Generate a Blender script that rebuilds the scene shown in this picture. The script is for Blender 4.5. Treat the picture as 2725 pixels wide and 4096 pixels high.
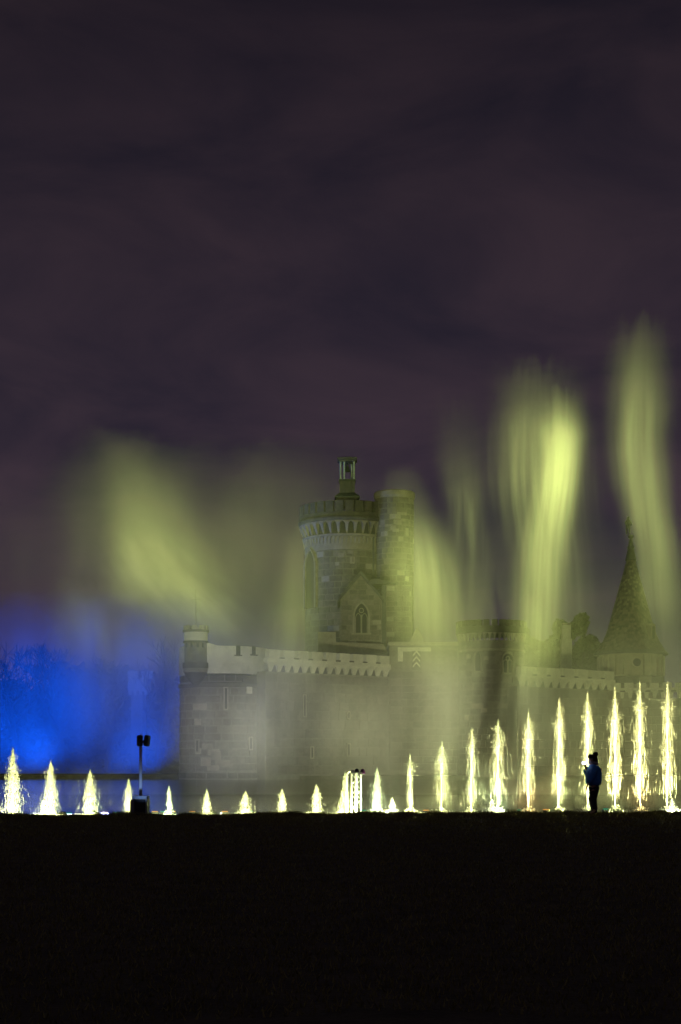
import bpy, bmesh, math, random
import numpy as np
from mathutils import Vector, Matrix, Euler
rnd = random.Random(7)
nrng = np.random.default_rng(11)
PI = math.pi
for o in list(bpy.data.objects):
    bpy.data.objects.remove(o)
scene = bpy.context.scene
COL = scene.collection

# ------------------------------------------------------------------ camera
FPX = 5689.0            # focal length in photograph pixels (about 50 mm on the long side)
CX, HY, EYE = 1362.5, 3025.0, 1.6
cam_d = bpy.data.cameras.new('camera')
cam = bpy.data.objects.new('camera', cam_d); COL.objects.link(cam)
cam.location = (0, 0, EYE); cam.rotation_euler = (PI/2, 0, 0)
cam_d.sensor_fit = 'VERTICAL'; cam_d.sensor_height = 36.0
cam_d.lens = FPX/4096*36.0
cam_d.shift_y = (HY-2048)/4096
cam_d.clip_end = 20000
scene.camera = cam
scene.render.resolution_x, scene.render.resolution_y = 681, 1024

# ------------------------------------------------------------------ sky and light
world = bpy.data.worlds.new('World'); scene.world = world; world.use_nodes = True
wn = world.node_tree.nodes; wl = world.node_tree.links
wn.clear()
w_out = wn.new('ShaderNodeOutputWorld'); w_bg = wn.new('ShaderNodeBackground')
w_tc = wn.new('ShaderNodeTexCoord')
w_map = wn.new('ShaderNodeMapping'); w_map.inputs['Scale'].default_value = (1.0, 1.0, 2.6)
w_map.inputs['Rotation'].default_value = (0, math.radians(14), 0)
w_n1 = wn.new('ShaderNodeTexNoise'); w_n1.inputs['Scale'].default_value = 5.5
w_n1.inputs['Detail'].default_value = 6.0; w_n1.inputs['Roughness'].default_value = 0.55; w_n1.inputs['Distortion'].default_value = 0.5
w_r1 = wn.new('ShaderNodeValToRGB')
w_r1.color_ramp.elements[0].position = 0.34; w_r1.color_ramp.elements[0].color = (0.0124, 0.0106, 0.0178, 1)
w_r1.color_ramp.elements[1].position = 0.68; w_r1.color_ramp.elements[1].color = (0.0250, 0.0180, 0.0250, 1)
w_sep = wn.new('ShaderNodeSeparateXYZ')
w_el = wn.new('ShaderNodeMapRange')      # cloud deck glows more towards the horizon (town light)
w_el.inputs['From Min'].default_value = 0.0; w_el.inputs['From Max'].default_value = 0.55
w_el.inputs['To Min'].default_value = 0.0; w_el.inputs['To Max'].default_value = 1.0
w_mul = wn.new('ShaderNodeVectorMath'); w_mul.operation = 'MULTIPLY'
w_gl = wn.new('ShaderNodeMix'); w_gl.data_type = 'VECTOR'
w_gl.inputs[4].default_value = (2.50, 2.28, 2.32); w_gl.inputs[5].default_value = (0.56, 0.55, 0.55)
w_sky = wn.new('ShaderNodeTexSky'); w_sky.sky_type = 'NISHITA'; w_sky.sun_disc = False
w_sky.sun_elevation = math.radians(-7); w_sky.sun_rotation = math.radians(140)
w_skm = wn.new('ShaderNodeVectorMath'); w_skm.operation = 'SCALE'; w_skm.inputs['Scale'].default_value = 0.05
w_add = wn.new('ShaderNodeVectorMath'); w_add.operation = 'ADD'
wl.new(w_tc.outputs['Generated'], w_map.inputs['Vector']); wl.new(w_map.outputs[0], w_n1.inputs['Vector'])
wl.new(w_n1.outputs['Fac'], w_r1.inputs['Fac'])
wl.new(w_tc.outputs['Generated'], w_sep.inputs[0]); wl.new(w_sep.outputs['Z'], w_el.inputs['Value'])
wl.new(w_r1.outputs[0], w_mul.inputs[0]); wl.new(w_el.outputs[0], w_gl.inputs[0]); wl.new(w_gl.outputs[1], w_mul.inputs[1])
wl.new(w_sky.outputs[0], w_skm.inputs[0])
wl.new(w_mul.outputs[0], w_add.inputs[0]); wl.new(w_skm.outputs[0], w_add.inputs[1])
wl.new(w_add.outputs[0], w_bg.inputs['Color']); wl.new(w_bg.outputs[0], w_out.inputs['Surface'])

sun_d = bpy.data.lights.new('night_glow', 'SUN'); sun_d.energy = 0.03; sun_d.angle = math.radians(25); sun_d.color = (0.9, 0.85, 1.0)
sun = bpy.data.objects.new('night_glow', sun_d); COL.objects.link(sun)
sun.rotation_euler = (math.radians(40), 0, math.radians(-35))

vs = scene.view_settings
vs.view_transform = 'Standard'; vs.look = 'None'; vs.exposure = 0.0; vs.gamma = 1.0; vs.use_curve_mapping = False
cy = scene.cycles
cy.use_denoising = True
cy.use_adaptive_sampling = True; cy.adaptive_threshold = 0.03; cy.adaptive_min_samples = 24
cy.max_bounces = 6; cy.diffuse_bounces = 2; cy.glossy_bounces = 2; cy.transmission_bounces = 3
cy.transparent_max_bounces = 8; cy.volume_bounces = 0
cy.volume_step_rate = 2.5; cy.volume_max_steps = 64
cy.use_light_tree = True; cy.sample_clamp_indirect = 4.0
cy.caustics_reflective = False; cy.caustics_refractive = False

# ------------------------------------------------------------------ pixel helpers (photograph pixels to places in the park)
def X(px, Y): return (px-CX)/FPX*Y
def Z(py, Y): return EYE+(HY-py)/FPX*Y
def S(n, Y): return n/FPX*Y
def P(px, py, Y): return Vector((X(px, Y), Y, Z(py, Y)))

# ------------------------------------------------------------------ materials
def nmat(name):
    m = bpy.data.materials.new(name); m.use_nodes = True
    nt = m.node_tree; nt.nodes.clear()
    out = nt.nodes.new('ShaderNodeOutputMaterial')
    return m, nt, out
def pbr(name, col, rough=0.8, metal=0.0, var=0.18, nscale=3.0, rand=0.0, bump=0.0, bscale=20.0, tint=None):
    """base colour with blotchy wear; rand = difference from piece to piece"""
    m, nt, out = nmat(name); N = nt.nodes; L = nt.links
    b = N.new('ShaderNodeBsdfPrincipled'); b.inputs['Roughness'].default_value = rough; b.inputs['Metallic'].default_value = metal
    tc = N.new('ShaderNodeTexCoord')
    no = N.new('ShaderNodeTexNoise'); no.inputs['Scale'].default_value = nscale; no.inputs['Detail'].default_value = 6.0; no.inputs['Roughness'].default_value = 0.65
    oi = N.new('ShaderNodeObjectInfo')
    off = N.new('ShaderNodeVectorMath'); off.operation = 'MULTIPLY_ADD'
    off.inputs[1].default_value = (37.0, 61.0, 23.0)
    L.new(oi.outputs['Random'], off.inputs[0]); L.new(tc.outputs['Object'], off.inputs[2]); L.new(off.outputs[0], no.inputs['Vector'])
    mr = N.new('ShaderNodeMapRange'); mr.inputs['From Min'].default_value = 0.25; mr.inputs['From Max'].default_value = 0.75
    mr.inputs['To Min'].default_value = 1-var*1.6; mr.inputs['To Max'].default_value = 1+var
    L.new(no.outputs['Fac'], mr.inputs['Value'])
    mo = N.new('ShaderNodeMapRange'); mo.inputs['To Min'].default_value = 1-rand; mo.inputs['To Max'].default_value = 1+rand*0.9
    L.new(oi.outputs['Random'], mo.inputs['Value'])
    mm = N.new('ShaderNodeMath'); mm.operation = 'MULTIPLY'; L.new(mr.outputs[0], mm.inputs[0]); L.new(mo.outputs[0], mm.inputs[1])
    sc_ = N.new('ShaderNodeVectorMath'); sc_.operation = 'SCALE'; L.new(mm.outputs[0], sc_.inputs['Scale'])
    if tint:
        mx = N.new('ShaderNodeMix'); mx.data_type = 'RGBA'
        n2 = N.new('ShaderNodeTexNoise'); n2.inputs['Scale'].default_value = nscale*0.37; n2.inputs['Detail'].default_value = 3
        L.new(off.outputs[0], n2.inputs['Vector']); 
        rr = N.new('ShaderNodeMapRange'); rr.inputs['From Min'].default_value = 0.4; rr.inputs['From Max'].default_value = 0.65
        L.new(n2.outputs['Fac'], rr.inputs['Value']); L.new(rr.outputs[0], mx.inputs[0])
        mx.inputs[6].default_value = (*col, 1); mx.inputs[7].default_value = (*tint, 1)
        L.new(mx.outputs[2], sc_.inputs[0])
    else:
        sc_.inputs[0].default_value = col
    L.new(sc_.outputs[0], b.inputs['Base Color'])
    if bump:
        nb = N.new('ShaderNodeTexNoise'); nb.inputs['Scale'].default_value = bscale; nb.inputs['Detail'].default_value = 5
        L.new(off.outputs[0], nb.inputs['Vector'])
        bp = N.new('ShaderNodeBump'); bp.inputs['Strength'].default_value = bump; bp.inputs['Distance'].default_value = 0.05
        L.new(nb.outputs['Fac'], bp.inputs['Height']); L.new(bp.outputs[0], b.inputs['Normal'])
    L.new(b.outputs[0], out.inputs['Surface'])
    return m
def emit(name, col, strength):
    m, nt, out = nmat(name)
    e = nt.nodes.new('ShaderNodeEmission'); e.inputs['Color'].default_value = (*col, 1); e.inputs['Strength'].default_value = strength
    nt.links.new(e.outputs[0], out.inputs['Surface'])
    return m

M = {}
M['stone'] = pbr('stone_grey_brown', (0.135, 0.118, 0.095), 0.9, var=0.30, nscale=1.6, rand=0.16, bump=0.5, tint=(0.17, 0.15, 0.125))
M['mortar'] = pbr('stone_joint', (0.20, 0.182, 0.15), 0.95, var=0.25, nscale=2.0, bump=0.3)
M['darkstone'] = pbr('weathered_stone', (0.085, 0.074, 0.056), 0.92, var=0.35, nscale=1.2, rand=0.25, bump=0.5, tint=(0.09, 0.085, 0.06))
M['pale'] = pbr('pale_render', (0.62, 0.59, 0.50), 0.9, var=0.18, nscale=0.9, rand=0.10, bump=0.2, tint=(0.58, 0.55, 0.48))
M['palestone'] = pbr('pale_stone', (0.30, 0.27, 0.22), 0.9, var=0.22, nscale=1.5, rand=0.2, bump=0.3)
M['plaster'] = pbr('plaster_band', (0.28, 0.245, 0.19), 0.9, var=0.25, nscale=1.0, rand=0.1, bump=0.2)
M['roof'] = pbr('dark_slate', (0.07, 0.07, 0.062), 0.7, var=0.3, nscale=2.0, rand=0.3)
M['shingle'] = pbr('weathered_shingle', (0.125, 0.105, 0.078), 0.85, var=0.3, nscale=3.0, rand=0.5)
M['copper'] = pbr('copper_patina', (0.035, 0.048, 0.038), 0.6, var=0.3, nscale=3.0)
M['patina'] = pbr('pale_green_metal', (0.36, 0.44, 0.42), 0.5, var=0.2, nscale=4.0)
M['glassdark'] = pbr('dark_window_glass', (0.02, 0.022, 0.025), 0.15, var=0.1)
M['shadepaint'] = pbr('painted_shade', (0.03, 0.028, 0.025), 0.9, var=0.2)  # shade of openings and recesses put into the base colour
M['blackplastic'] = pbr('black_plastic', (0.012, 0.012, 0.013), 0.45, var=0.1)
M['purple'] = pbr('purple_plastic', (0.09, 0.012, 0.10), 0.4, var=0.1)
M['alu'] = pbr('brushed_aluminium', (0.75, 0.76, 0.78), 0.28, 1.0, var=0.08, nscale=12)
M['palemetal'] = pbr('pale_painted_pole', (0.62, 0.62, 0.64), 0.4, var=0.06)
M['greypaint'] = pbr('grey_painted_steel', (0.20, 0.22, 0.25), 0.5, 0.0, var=0.12)
M['soil'] = pbr('bank_soil', (0.085, 0.075, 0.045), 0.95, var=0.4, nscale=2.0, bump=0.6)
M['bark'] = pbr('bark', (0.022, 0.018, 0.014), 0.95, var=0.3, nscale=6.0, bump=0.5)
M['jacket'] = pbr('blue_jacket', (0.05, 0.28, 0.72), 0.6, var=0.2, nscale=7.0)
M['patch'] = pbr('coral_light_paint', (0.42, 0.06, 0.05), 0.6, var=0.15)
M['trousers'] = pbr('black_trousers', (0.012, 0.012, 0.014), 0.8, var=0.2)
M['knit'] = pbr('black_knit', (0.012, 0.010, 0.011), 0.95, var=0.3, nscale=40, bump=0.6, bscale=60)
M['skin'] = pbr('skin', (0.42, 0.25, 0.18), 0.5, var=0.08)
M['hair'] = pbr('dark_hair', (0.03, 0.018, 0.012), 0.6, var=0.2)
M['collar'] = pbr('grey_scarf', (0.30, 0.29, 0.30), 0.9, var=0.2, nscale=20)
M['boot'] = pbr('dark_boot', (0.02, 0.018, 0.015), 0.6, var=0.2)
M['screen'] = emit('lit_screen', (0.80, 0.78, 1.0), 5.0)
M['led_orange'] = emit('orange_light', (1.0, 0.45, 0.10), 0.75)
M['led_teal'] = emit('teal_light', (0.05, 0.75, 0.42), 0.42)
M['led_white'] = emit('white_light', (1.0, 0.97, 0.7), 1.6)

def leafmat(name, col):
    m, nt, out = nmat(name); N = nt.nodes; L = nt.links
    d = N.new('ShaderNodeBsdfDiffuse'); t = N.new('ShaderNodeBsdfTranslucent'); a = N.new('ShaderNodeMixShader'); a.inputs[0].default_value = 0.3
    g = N.new('ShaderNodeNewGeometry'); mr = N.new('ShaderNodeMapRange'); mr.inputs['To Min'].default_value = 0.55; mr.inputs['To Max'].default_value = 1.5
    s = N.new('ShaderNodeVectorMath'); s.operation = 'SCALE'; s.inputs[0].default_value = col
    L.new(g.outputs['Random Per Island'], mr.inputs['Value']); L.new(mr.outputs[0], s.inputs['Scale'])
    L.new(s.outputs[0], d.inputs['Color']); L.new(s.outputs[0], t.inputs['Color'])
    L.new(d.outputs[0], a.inputs[1]); L.new(t.outputs[0], a.inputs[2]); L.new(a.outputs[0], out.inputs['Surface'])
    return m
M['leaf'] = leafmat('evergreen_leaf', (0.045, 0.06, 0.02))
M['grass'] = leafmat('grass_blade', (0.21, 0.19, 0.075))

# aerated water: white, lets light through to its far side
def watermat():
    m, nt, out = nmat('aerated_water'); N = nt.nodes; L = nt.links
    d = N.new('ShaderNodeBsdfDiffuse'); d.inputs['Color'].default_value = (0.85, 0.85, 0.85, 1)
    t = N.new('ShaderNodeBsdfTranslucent'); t.inputs['Color'].default_value = (0.85, 0.85, 0.85, 1)
    g = N.new('ShaderNodeBsdfGlossy'); g.inputs['Roughness'].default_value = 0.25
    a = N.new('ShaderNodeMixShader'); a.inputs[0].default_value = 0.5
    c = N.new('ShaderNodeMixShader'); c.inputs[0].default_value = 0.06
    tr = N.new('ShaderNodeBsdfTransparent'); e = N.new('ShaderNodeMixShader'); e.inputs[0].default_value = 0.35
    L.new(d.outputs[0], a.inputs[1]); L.new(t.outputs[0], a.inputs[2])
    L.new(a.outputs[0], c.inputs[1]); L.new(g.outputs[0], c.inputs[2])
    L.new(c.outputs[0], e.inputs[1]); L.new(tr.outputs[0], e.inputs[2]); L.new(e.outputs[0], out.inputs['Surface'])
    return m
M['water'] = watermat()
def pondmat():
    m, nt, out = nmat('pond_water'); N = nt.nodes; L = nt.links
    b = N.new('ShaderNodeBsdfPrincipled'); b.inputs['Base Color'].default_value = (0.012, 0.016, 0.016, 1)
    b.inputs['Roughness'].default_value = 0.10; b.inputs['IOR'].default_value = 1.33
    tc = N.new('ShaderNodeTexCoord'); n1 = N.new('ShaderNodeTexNoise'); n1.inputs['Scale'].default_value = 2.2; n1.inputs['Detail'].default_value = 4
    n1.inputs['Roughness'].default_value = 0.6
    bp = N.new('ShaderNodeBump'); bp.inputs['Strength'].default_value = 0.55; bp.inputs['Distance'].default_value = 0.12
    L.new(tc.outputs['Object'], n1.inputs['Vector']); L.new(n1.outputs['Fac'], bp.inputs['Height']); L.new(bp.outputs[0], b.inputs['Normal'])
    L.new(b.outputs[0], out.inputs['Surface'])
    return m
M['pond'] = pondmat()

# ------------------------------------------------------------------ mesh helpers
class MB:
    def __init__(s): s.v = []; s.f = []
    def add(s, vs_, fs):
        k = len(s.v); s.v += [tuple(v) for v in vs_]; s.f += [tuple(i+k for i in f) for f in fs]; return s
    def box(s, x0, x1, y0, y1, z0, z1):
        return s.add([(x0,y0,z0),(x1,y0,z0),(x1,y1,z0),(x0,y1,z0),(x0,y0,z1),(x1,y0,z1),(x1,y1,z1),(x0,y1,z1)],
                     [(0,3,2,1),(4,5,6,7),(0,1,5,4),(1,2,6,5),(2,3,7,6),(3,0,4,7)])
    def bevbox(s, x0, x1, y0, y1, z0, z1, b):
        """box whose front (-Y) edges are chamfered"""
        v = [(x0,y1,z0),(x1,y1,z0),(x1,y1,z1),(x0,y1,z1),(x0,y0+b,z0),(x1,y0+b,z0),(x1,y0+b,z1),(x0,y0+b,z1),
             (x0+b,y0,z0+b),(x1-b,y0,z0+b),(x1-b,y0,z1-b),(x0+b,y0,z1-b)]
        f = [(0,3,2,1),(0,1,5,4),(1,2,6,5),(2,3,7,6),(3,0,4,7),(4,5,9,8),(5,6,10,9),(6,7,11,10),(7,4,8,11),(8,9,10,11)]
        return s.add(v, f)
    def prism(s, pts, y0, y1):
        """polygon in XZ, pushed from y0 (front) to y1"""
        n = len(pts)
        v = [(p[0], y0, p[1]) for p in pts]+[(p[0], y1, p[1]) for p in pts]
        f = [tuple(range(n)), tuple(range(2*n-1, n-1, -1))]+[(i, i+n, (i+1) % n+n, (i+1) % n) for i in range(n)]
        return s.add(v, f)
    def lathe(s, prof, seg=48, cx=0, cy=0, a0=0, a1=2*PI, cap=True):
        k = len(s.v); full = abs(a1-a0-2*PI) < 1e-6; n = seg if full else seg+1
        for r, z in prof:
            for i in range(n):
                a = a0+(a1-a0)*i/seg
                s.v.append((cx+r*math.cos(a), cy+r*math.sin(a), z))
        for j in range(len(prof)-1):
            for i in range(seg):
                i2 = (i+1) % n if full else i+1
                s.f.append((k+j*n+i, k+j*n+i2, k+(j+1)*n+i2, k+(j+1)*n+i))
        if cap and full:
            s.f.append(tuple(k+i for i in range(n-1, -1, -1))); s.f.append(tuple(k+(len(prof)-1)*n+i for i in range(n)))
        return s
    def tube(s, p0, p1, r0, r1=None, seg=8, cap=True):
        r1 = r0 if r1 is None else r1
        p0 = Vector(p0); p1 = Vector(p1); d = (p1-p0)
        if d.length < 1e-6: return s
        d.normalize(); u = d.orthogonal().normalized(); w = d.cross(u); k = len(s.v)
        for p, r in ((p0, r0), (p1, r1)):
            for i in range(seg):
                a = 2*PI*i/seg; q = p+(u*math.cos(a)+w*math.sin(a))*r; s.v.append(tuple(q))
        for i in range(seg): s.f.append((k+i, k+(i+1) % seg, k+seg+(i+1) % seg, k+seg+i))
        if cap:
            s.f.append(tuple(k+i for i in range(seg-1, -1, -1))); s.f.append(tuple(k+seg+i for i in range(seg)))
        return s
    def path(s, pts, rs, seg=8):
        for a, b, r0, r1 in zip(pts, pts[1:], rs, rs[1:]): s.tube(a, b, r0, r1, seg)
        return s
    def arc(s, r0, r1, z0, z1, half, seg=2, bev=0.0):
        """curved block facing -Y, radii r0 (inside) to r1 (outside)"""
        k = len(s.v)
        for i in range(seg+1):
            a = -PI/2-half+2*half*i/seg
            aa = a if not bev else -PI/2+(a+PI/2)*(1-bev/max(half*r1, 1e-6))
            c, d = math.cos(a), math.sin(a); c2, d2 = math.cos(aa), math.sin(aa)
            s.v += [(r0*c, r0*d, z0), (r0*c, r0*d, z1), (r1*c2, r1*d2, z1-bev), (r1*c2, r1*d2, z0+bev)]
        for i in range(seg):
            a = k+4*i; b = a+4
            s.f += [(a+3, b+3, b+2, a+2), (a+2, b+2, b+1, a+1), (a, b, b+3, a+3), (a+1, b+1, b, a)]
        s.f += [(k, k+3, k+2, k+1), (k+4*seg, k+4*seg+1, k+4*seg+2, k+4*seg+3)]
        return s
    def mesh(s, name, mat, smooth=False):
        me = bpy.data.meshes.new(name); me.from_pydata(s.v, [], s.f); me.update()
        if mat is not None: me.materials.append(M[mat] if isinstance(mat, str) else mat)
        if smooth: me.polygons.foreach_set('use_smooth', [True]*len(me.polygons))
        return me
    def build(s, name, mat, parent=None, loc=(0,0,0), rot=(0,0,0), smooth=False):
        return link(name, s.mesh(name, mat, smooth), parent, loc, rot)
def link(name, me, parent=None, loc=(0,0,0), rot=(0,0,0)):
    o = bpy.data.objects.new(name, me); COL.objects.link(o)
    o.location = loc; o.rotation_euler = rot
    if parent is not None: o.parent = parent
    return o
def smooth_by_angle(me, deg=35):
    bm = bmesh.new(); bm.from_mesh(me)
    for f in bm.faces: f.smooth = True
    lim = math.radians(deg)
    for e in bm.edges:
        if len(e.link_faces) == 2 and e.calc_face_angle(0) > lim: e.smooth = False
    bm.to_mesh(me); bm.free()
def tag(o, label=None, cat=None, group=None, kind=None):
    if label: o['label'] = label
    if cat: o['category'] = cat
    if group: o['group'] = group
    if kind: o['kind'] = kind
    return o
def thing(name, label, cat, loc=(0,0,0), rz=0, group=None):
    o = bpy.data.objects.new(name, None); COL.objects.link(o); o.location = loc; o.rotation_euler = (0, 0, rz)
    o.empty_display_size = 0.2
    return tag(o, label, cat, group)

# ------------------------------------------------------------------ ground, pond, island
WATER = -0.36
def lawn_h(x, y):
    h = 0.05*math.sin(x*0.35+1.3)*math.sin(y*0.22) + 0.02*math.sin(x*1.7+y*0.9)
    h *= min(1.0, max(0.0, (40.6-y)/8.0))*0.8+0.2
    h += 0.0035*x+0.010*math.sin(x*1.9+0.4)+0.006*math.sin(x*4.3)
    h += -0.045*min(1, max(0, (y-36)/4.3))
    if y > 40.3: h -= (y-40.3)*1.1
    return h
xs = np.concatenate([np.linspace(-400, -24, 14), np.linspace(-20, 20, 161), np.linspace(24, 400, 14)])
ys = np.concatenate([np.linspace(-60, 6, 8), np.linspace(8, 36, 57), np.linspace(36.3, 40.3, 21), np.array([40.5, 40.8, 41.2])])
g = MB()
for y in ys:
    for x in xs: g.v.append((x, y, lawn_h(max(-22, min(22, x)), y)))
nx = len(xs)
for j in range(len(ys)-1):
    for i in range(nx-1): g.f.append((j*nx+i, j*nx+i+1, (j+1)*nx+i+1, (j+1)*nx+i))
lawn = g.build('lawn', 'soil', smooth=True); tag(lawn, kind='structure')

pond = MB()
pond.add([(-900, 40.9, WATER), (900, 40.9, WATER), (900, 121.5, WATER), (-900, 121.5, WATER)], [(0, 1, 2, 3)])
tag(pond.build('pond', 'pond'), kind='structure')
isl = MB()
isl.add([(-6000, 120.9, WATER-0.15), (6000, 120.9, WATER-0.15), (6000, 121, WATER+0.28), (-6000, 121, WATER+0.28), (6000, 9000, WATER+0.3), (-6000, 9000, WATER+0.3)],
        [(0, 1, 2, 3), (3, 2, 4, 5)])
tag(isl.build('ground', 'soil'), kind='structure')

kb = MB().box(-400, X(760, 122.5), 122.2, 122.8, WATER-0.1, WATER+0.46)  # low bank added to block the blue lamps' reflection in the pond
tag(kb.build('lamp_blocker', 'soil'), kind='structure')
# grass on the lawn, thickest towards the crest
def grass_blades(n):
    y = 40.45-(32.0)*nrng.random(n)**1.9
    x = (nrng.random(n)-0.5)*2*(y*0.245+0.6)
    z = np.array([lawn_h(a, b) for a, b in zip(x, y)])
    h = 0.025+0.045*nrng.random(n)**2
    m = n//6                              # taller tufts along the crest
    tx = (nrng.random(90)-0.5)*20.5; ty = 39.2+1.1*nrng.random(90); th = 0.05+0.09*nrng.random(90)**2
    k = nrng.integers(0, 90, m); x[:m] = tx[k]+nrng.normal(0, 0.16, m); y[:m] = np.minimum(40.4, ty[k]+nrng.normal(0, 0.10, m))
    z[:m] = [lawn_h(a, b) for a, b in zip(x[:m], y[:m])]; h[:m] = th[k]*(0.5+0.7*nrng.random(m))
    a = nrng.random(n)*2*PI; w = 0.004+0.006*nrng.random(n)
    lean = (nrng.random((n, 2))-0.5)*0.06
    p = np.stack([x, y, z], 1); d = np.stack([np.cos(a)*w, np.sin(a)*w, np.zeros(n)], 1)
    tip = p.copy(); tip[:, :2] += lean; tip[:, 2] += h
    v = np.empty((n*3, 3)); v[0::3] = p-d; v[1::3] = p+d; v[2::3] = tip
    return v
def tri_mesh(name, v, mat):
    n = len(v)//3; me = bpy.data.meshes.new(name)
    me.vertices.add(n*3); me.vertices.foreach_set('co', v.astype(np.float32).ravel())
    me.loops.add(n*3); me.loops.foreach_set('vertex_index', np.arange(n*3, dtype=np.int32))
    me.polygons.add(n); me.polygons.foreach_set('loop_start', np.arange(0, n*3, 3, dtype=np.int32))
    me.update(calc_edges=True); me.materials.append(M[mat]); return me
gr = link('grass', tri_mesh('grass', grass_blades(150000), 'grass'))
tag(gr, 'short dark lawn grass in front of the fountain', 'grass', kind='stuff')

# ------------------------------------------------------------------ masonry helpers
def stones_round(parent, R, z0, z1, ch, width, a_lo, a_hi, mat='stone', proud=0.035, joint=0.075, pale_prob=0.05, seed=1, limit=300, skip=None):
    """ashlar blocks laid in courses round a tower; angle 0 faces the camera (-Y)"""
    r = random.Random(seed); n = max(1, int((z1-z0)/ch)); ch = (z1-z0)/n
    meshes = {}
    def get(wi, m_):
        if (wi, m_) not in meshes:
            w = width*(0.7, 1.0, 1.35)[wi]
            meshes[wi, m_] = MB().arc(R-0.08, R+proud, joint/2, ch-joint/2, (w-joint)/2/R, 2, 0.018).mesh('stone', m_)
        return meshes[wi, m_]
    cnt = 0
    for j in range(n):
        a = a_lo+r.random()*0.1
        while a < a_hi and cnt < limit:
            wi = r.choice((0, 1, 1, 2)); w = width*(0.7, 1.0, 1.35)[wi]/R
            ac = a+w/2; a += w
            zc = z0+j*ch
            if skip and skip(ac, zc, zc+ch, w): continue
            m_ = 'palestone' if r.random() < pale_prob else mat
            s_ = r.uniform(0.995, 1.006)
            o = link('stone', get(wi, m_), parent, (0, 0, zc), (0, 0, ac)); o.scale = (s_, s_, 1); cnt += 1
    return cnt
def stones_flat(parent, x0, x1, z0, z1, ch, width, y, mat='stone', proud=0.035, joint=0.075, pale_prob=0.05, seed=1, limit=300, skip=None):
    r = random.Random(seed); n = max(1, int((z1-z0)/ch)); ch = (z1-z0)/n
    meshes = {}
    def get(w, m_):
        k = (round(w, 2), m_)
        if k not in meshes:
            meshes[k] = MB().bevbox(-w/2+joint/2, w/2-joint/2, -proud, 0.06, joint/2, ch-joint/2, 0.018).mesh('stone', m_)
        return meshes[k]
    cnt = 0
    for j in range(n):
        x = x0; zc = z0+j*ch
        while x < x1-0.12 and cnt < limit:
            w = width*r.choice((0.7, 0.85, 1.0, 1.0, 1.35)); 
            if x+w > x1: w = max(0.12, round(x1-x, 2))
            xc = x+w/2; x += w
            if skip and skip(xc, zc, zc+ch, w): continue
            m_ = 'palestone' if r.random() < pale_prob else mat
            link('stone', get(w, m_), parent, (xc, y+r.uniform(-0.012, 0.008), zc)); cnt += 1
    return cnt
def corbel_shape(pitch, h, slim=False):
    """bracket between two little arches: narrow foot, flared head"""
    pts = []
    for i in range(7):
        t = i/6; w = pitch*(0.24+0.26*(1-math.sqrt(max(0, 1-(max(0, t-0.3)/0.5)**2)))) if t > 0.3 else pitch*(0.15+0.09*t/0.3)
        if slim: w = pitch*(0.11+0.10*t) if t < 0.5 else pitch*(0.16+0.34*(1-math.sqrt(max(0, 1-((t-0.5)/0.5)**2))))
        w = min(w, pitch*0.5)
        pts.append((w, h*t))
    return pts
def corbels_round(parent, R0, R1, z0, z1, n, a_lo, a_hi, mat, name='corbel'):
    pitch = 2*PI/n; pts = corbel_shape(pitch, z1-z0, True); b = MB(); k = 0
    m = len(pts)
    for i, (w, z) in enumerate(pts):
        t = i/(m-1); rr = R0+(R1-R0)*min(1, 0.25+0.9*t)
        for a, r_ in ((-w, rr), (w, rr), (w, R0-0.1), (-w, R0-0.1)):
            b.v.append((r_*math.sin(a), -r_*math.cos(a), z0+z))
    for i in range(m-1):
        for c in range(4): b.f.append((4*i+c, 4*i+(c+1) % 4, 4*i+4+(c+1) % 4, 4*i+4+c))
    b.f += [(3, 2, 1, 0), (4*m-4, 4*m-3, 4*m-2, 4*m-1)]
    me = b.mesh(name, mat)
    a = math.ceil(a_lo/pitch)*pitch
    while a <= a_hi: link(name, me, parent, (0, 0, 0), (0, 0, a)); a += pitch
def corbels_flat(parent, x0, x1, z0, z1, y_wall, depth, n, mat, name='corbel'):
    pitch = (x1-x0)/n; pts = corbel_shape(1.0, z1-z0); b = MB(); m = len(pts)
    for i, (w, z) in enumerate(pts):
        t = i/(m-1); d = depth*min(1, 0.3+0.9*t); w *= pitch*0.998
        for x, y in ((-w, -d), (w, -d), (w, 0.05), (-w, 0.05)): b.v.append((x, y, z))
    for i in range(m-1):
        for c in range(4): b.f.append((4*i+c, 4*i+(c+1) % 4, 4*i+4+(c+1) % 4, 4*i+4+c))
    b.f += [(3, 2, 1, 0), (4*m-4, 4*m-3, 4*m-2, 4*m-1)]
    me = b.mesh(name, mat)
    for i in range(n): link(name, me, parent, (x0+(i+0.5)*pitch, y_wall, z0))
def arch_pts(w, h, pointed=True, n=6):
    """outline of an arched opening, foot at z 0, centred on x 0"""
    pts = [(-w/2, 0), (w/2, 0)]
    if pointed:
        s = h-w*0.95
        for i in range(n+1):
            a = math.radians(62)*i/n; pts.append((w/2-w*(1-math.cos(a))*0.94, s+w*math.sin(a)*1.075))
        for i in range(n-1, -1, -1):
            a = math.radians(62)*i/n; pts.append((-w/2+w*(1-math.cos(a))*0.94, s+w*math.sin(a)*1.075))
    else:
        s = h-w/2
        for i in range(2*n+1):
            a = PI*i/(2*n); pts.append((w/2*math.cos(a), s+w/2*math.sin(a)))
    return pts
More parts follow.
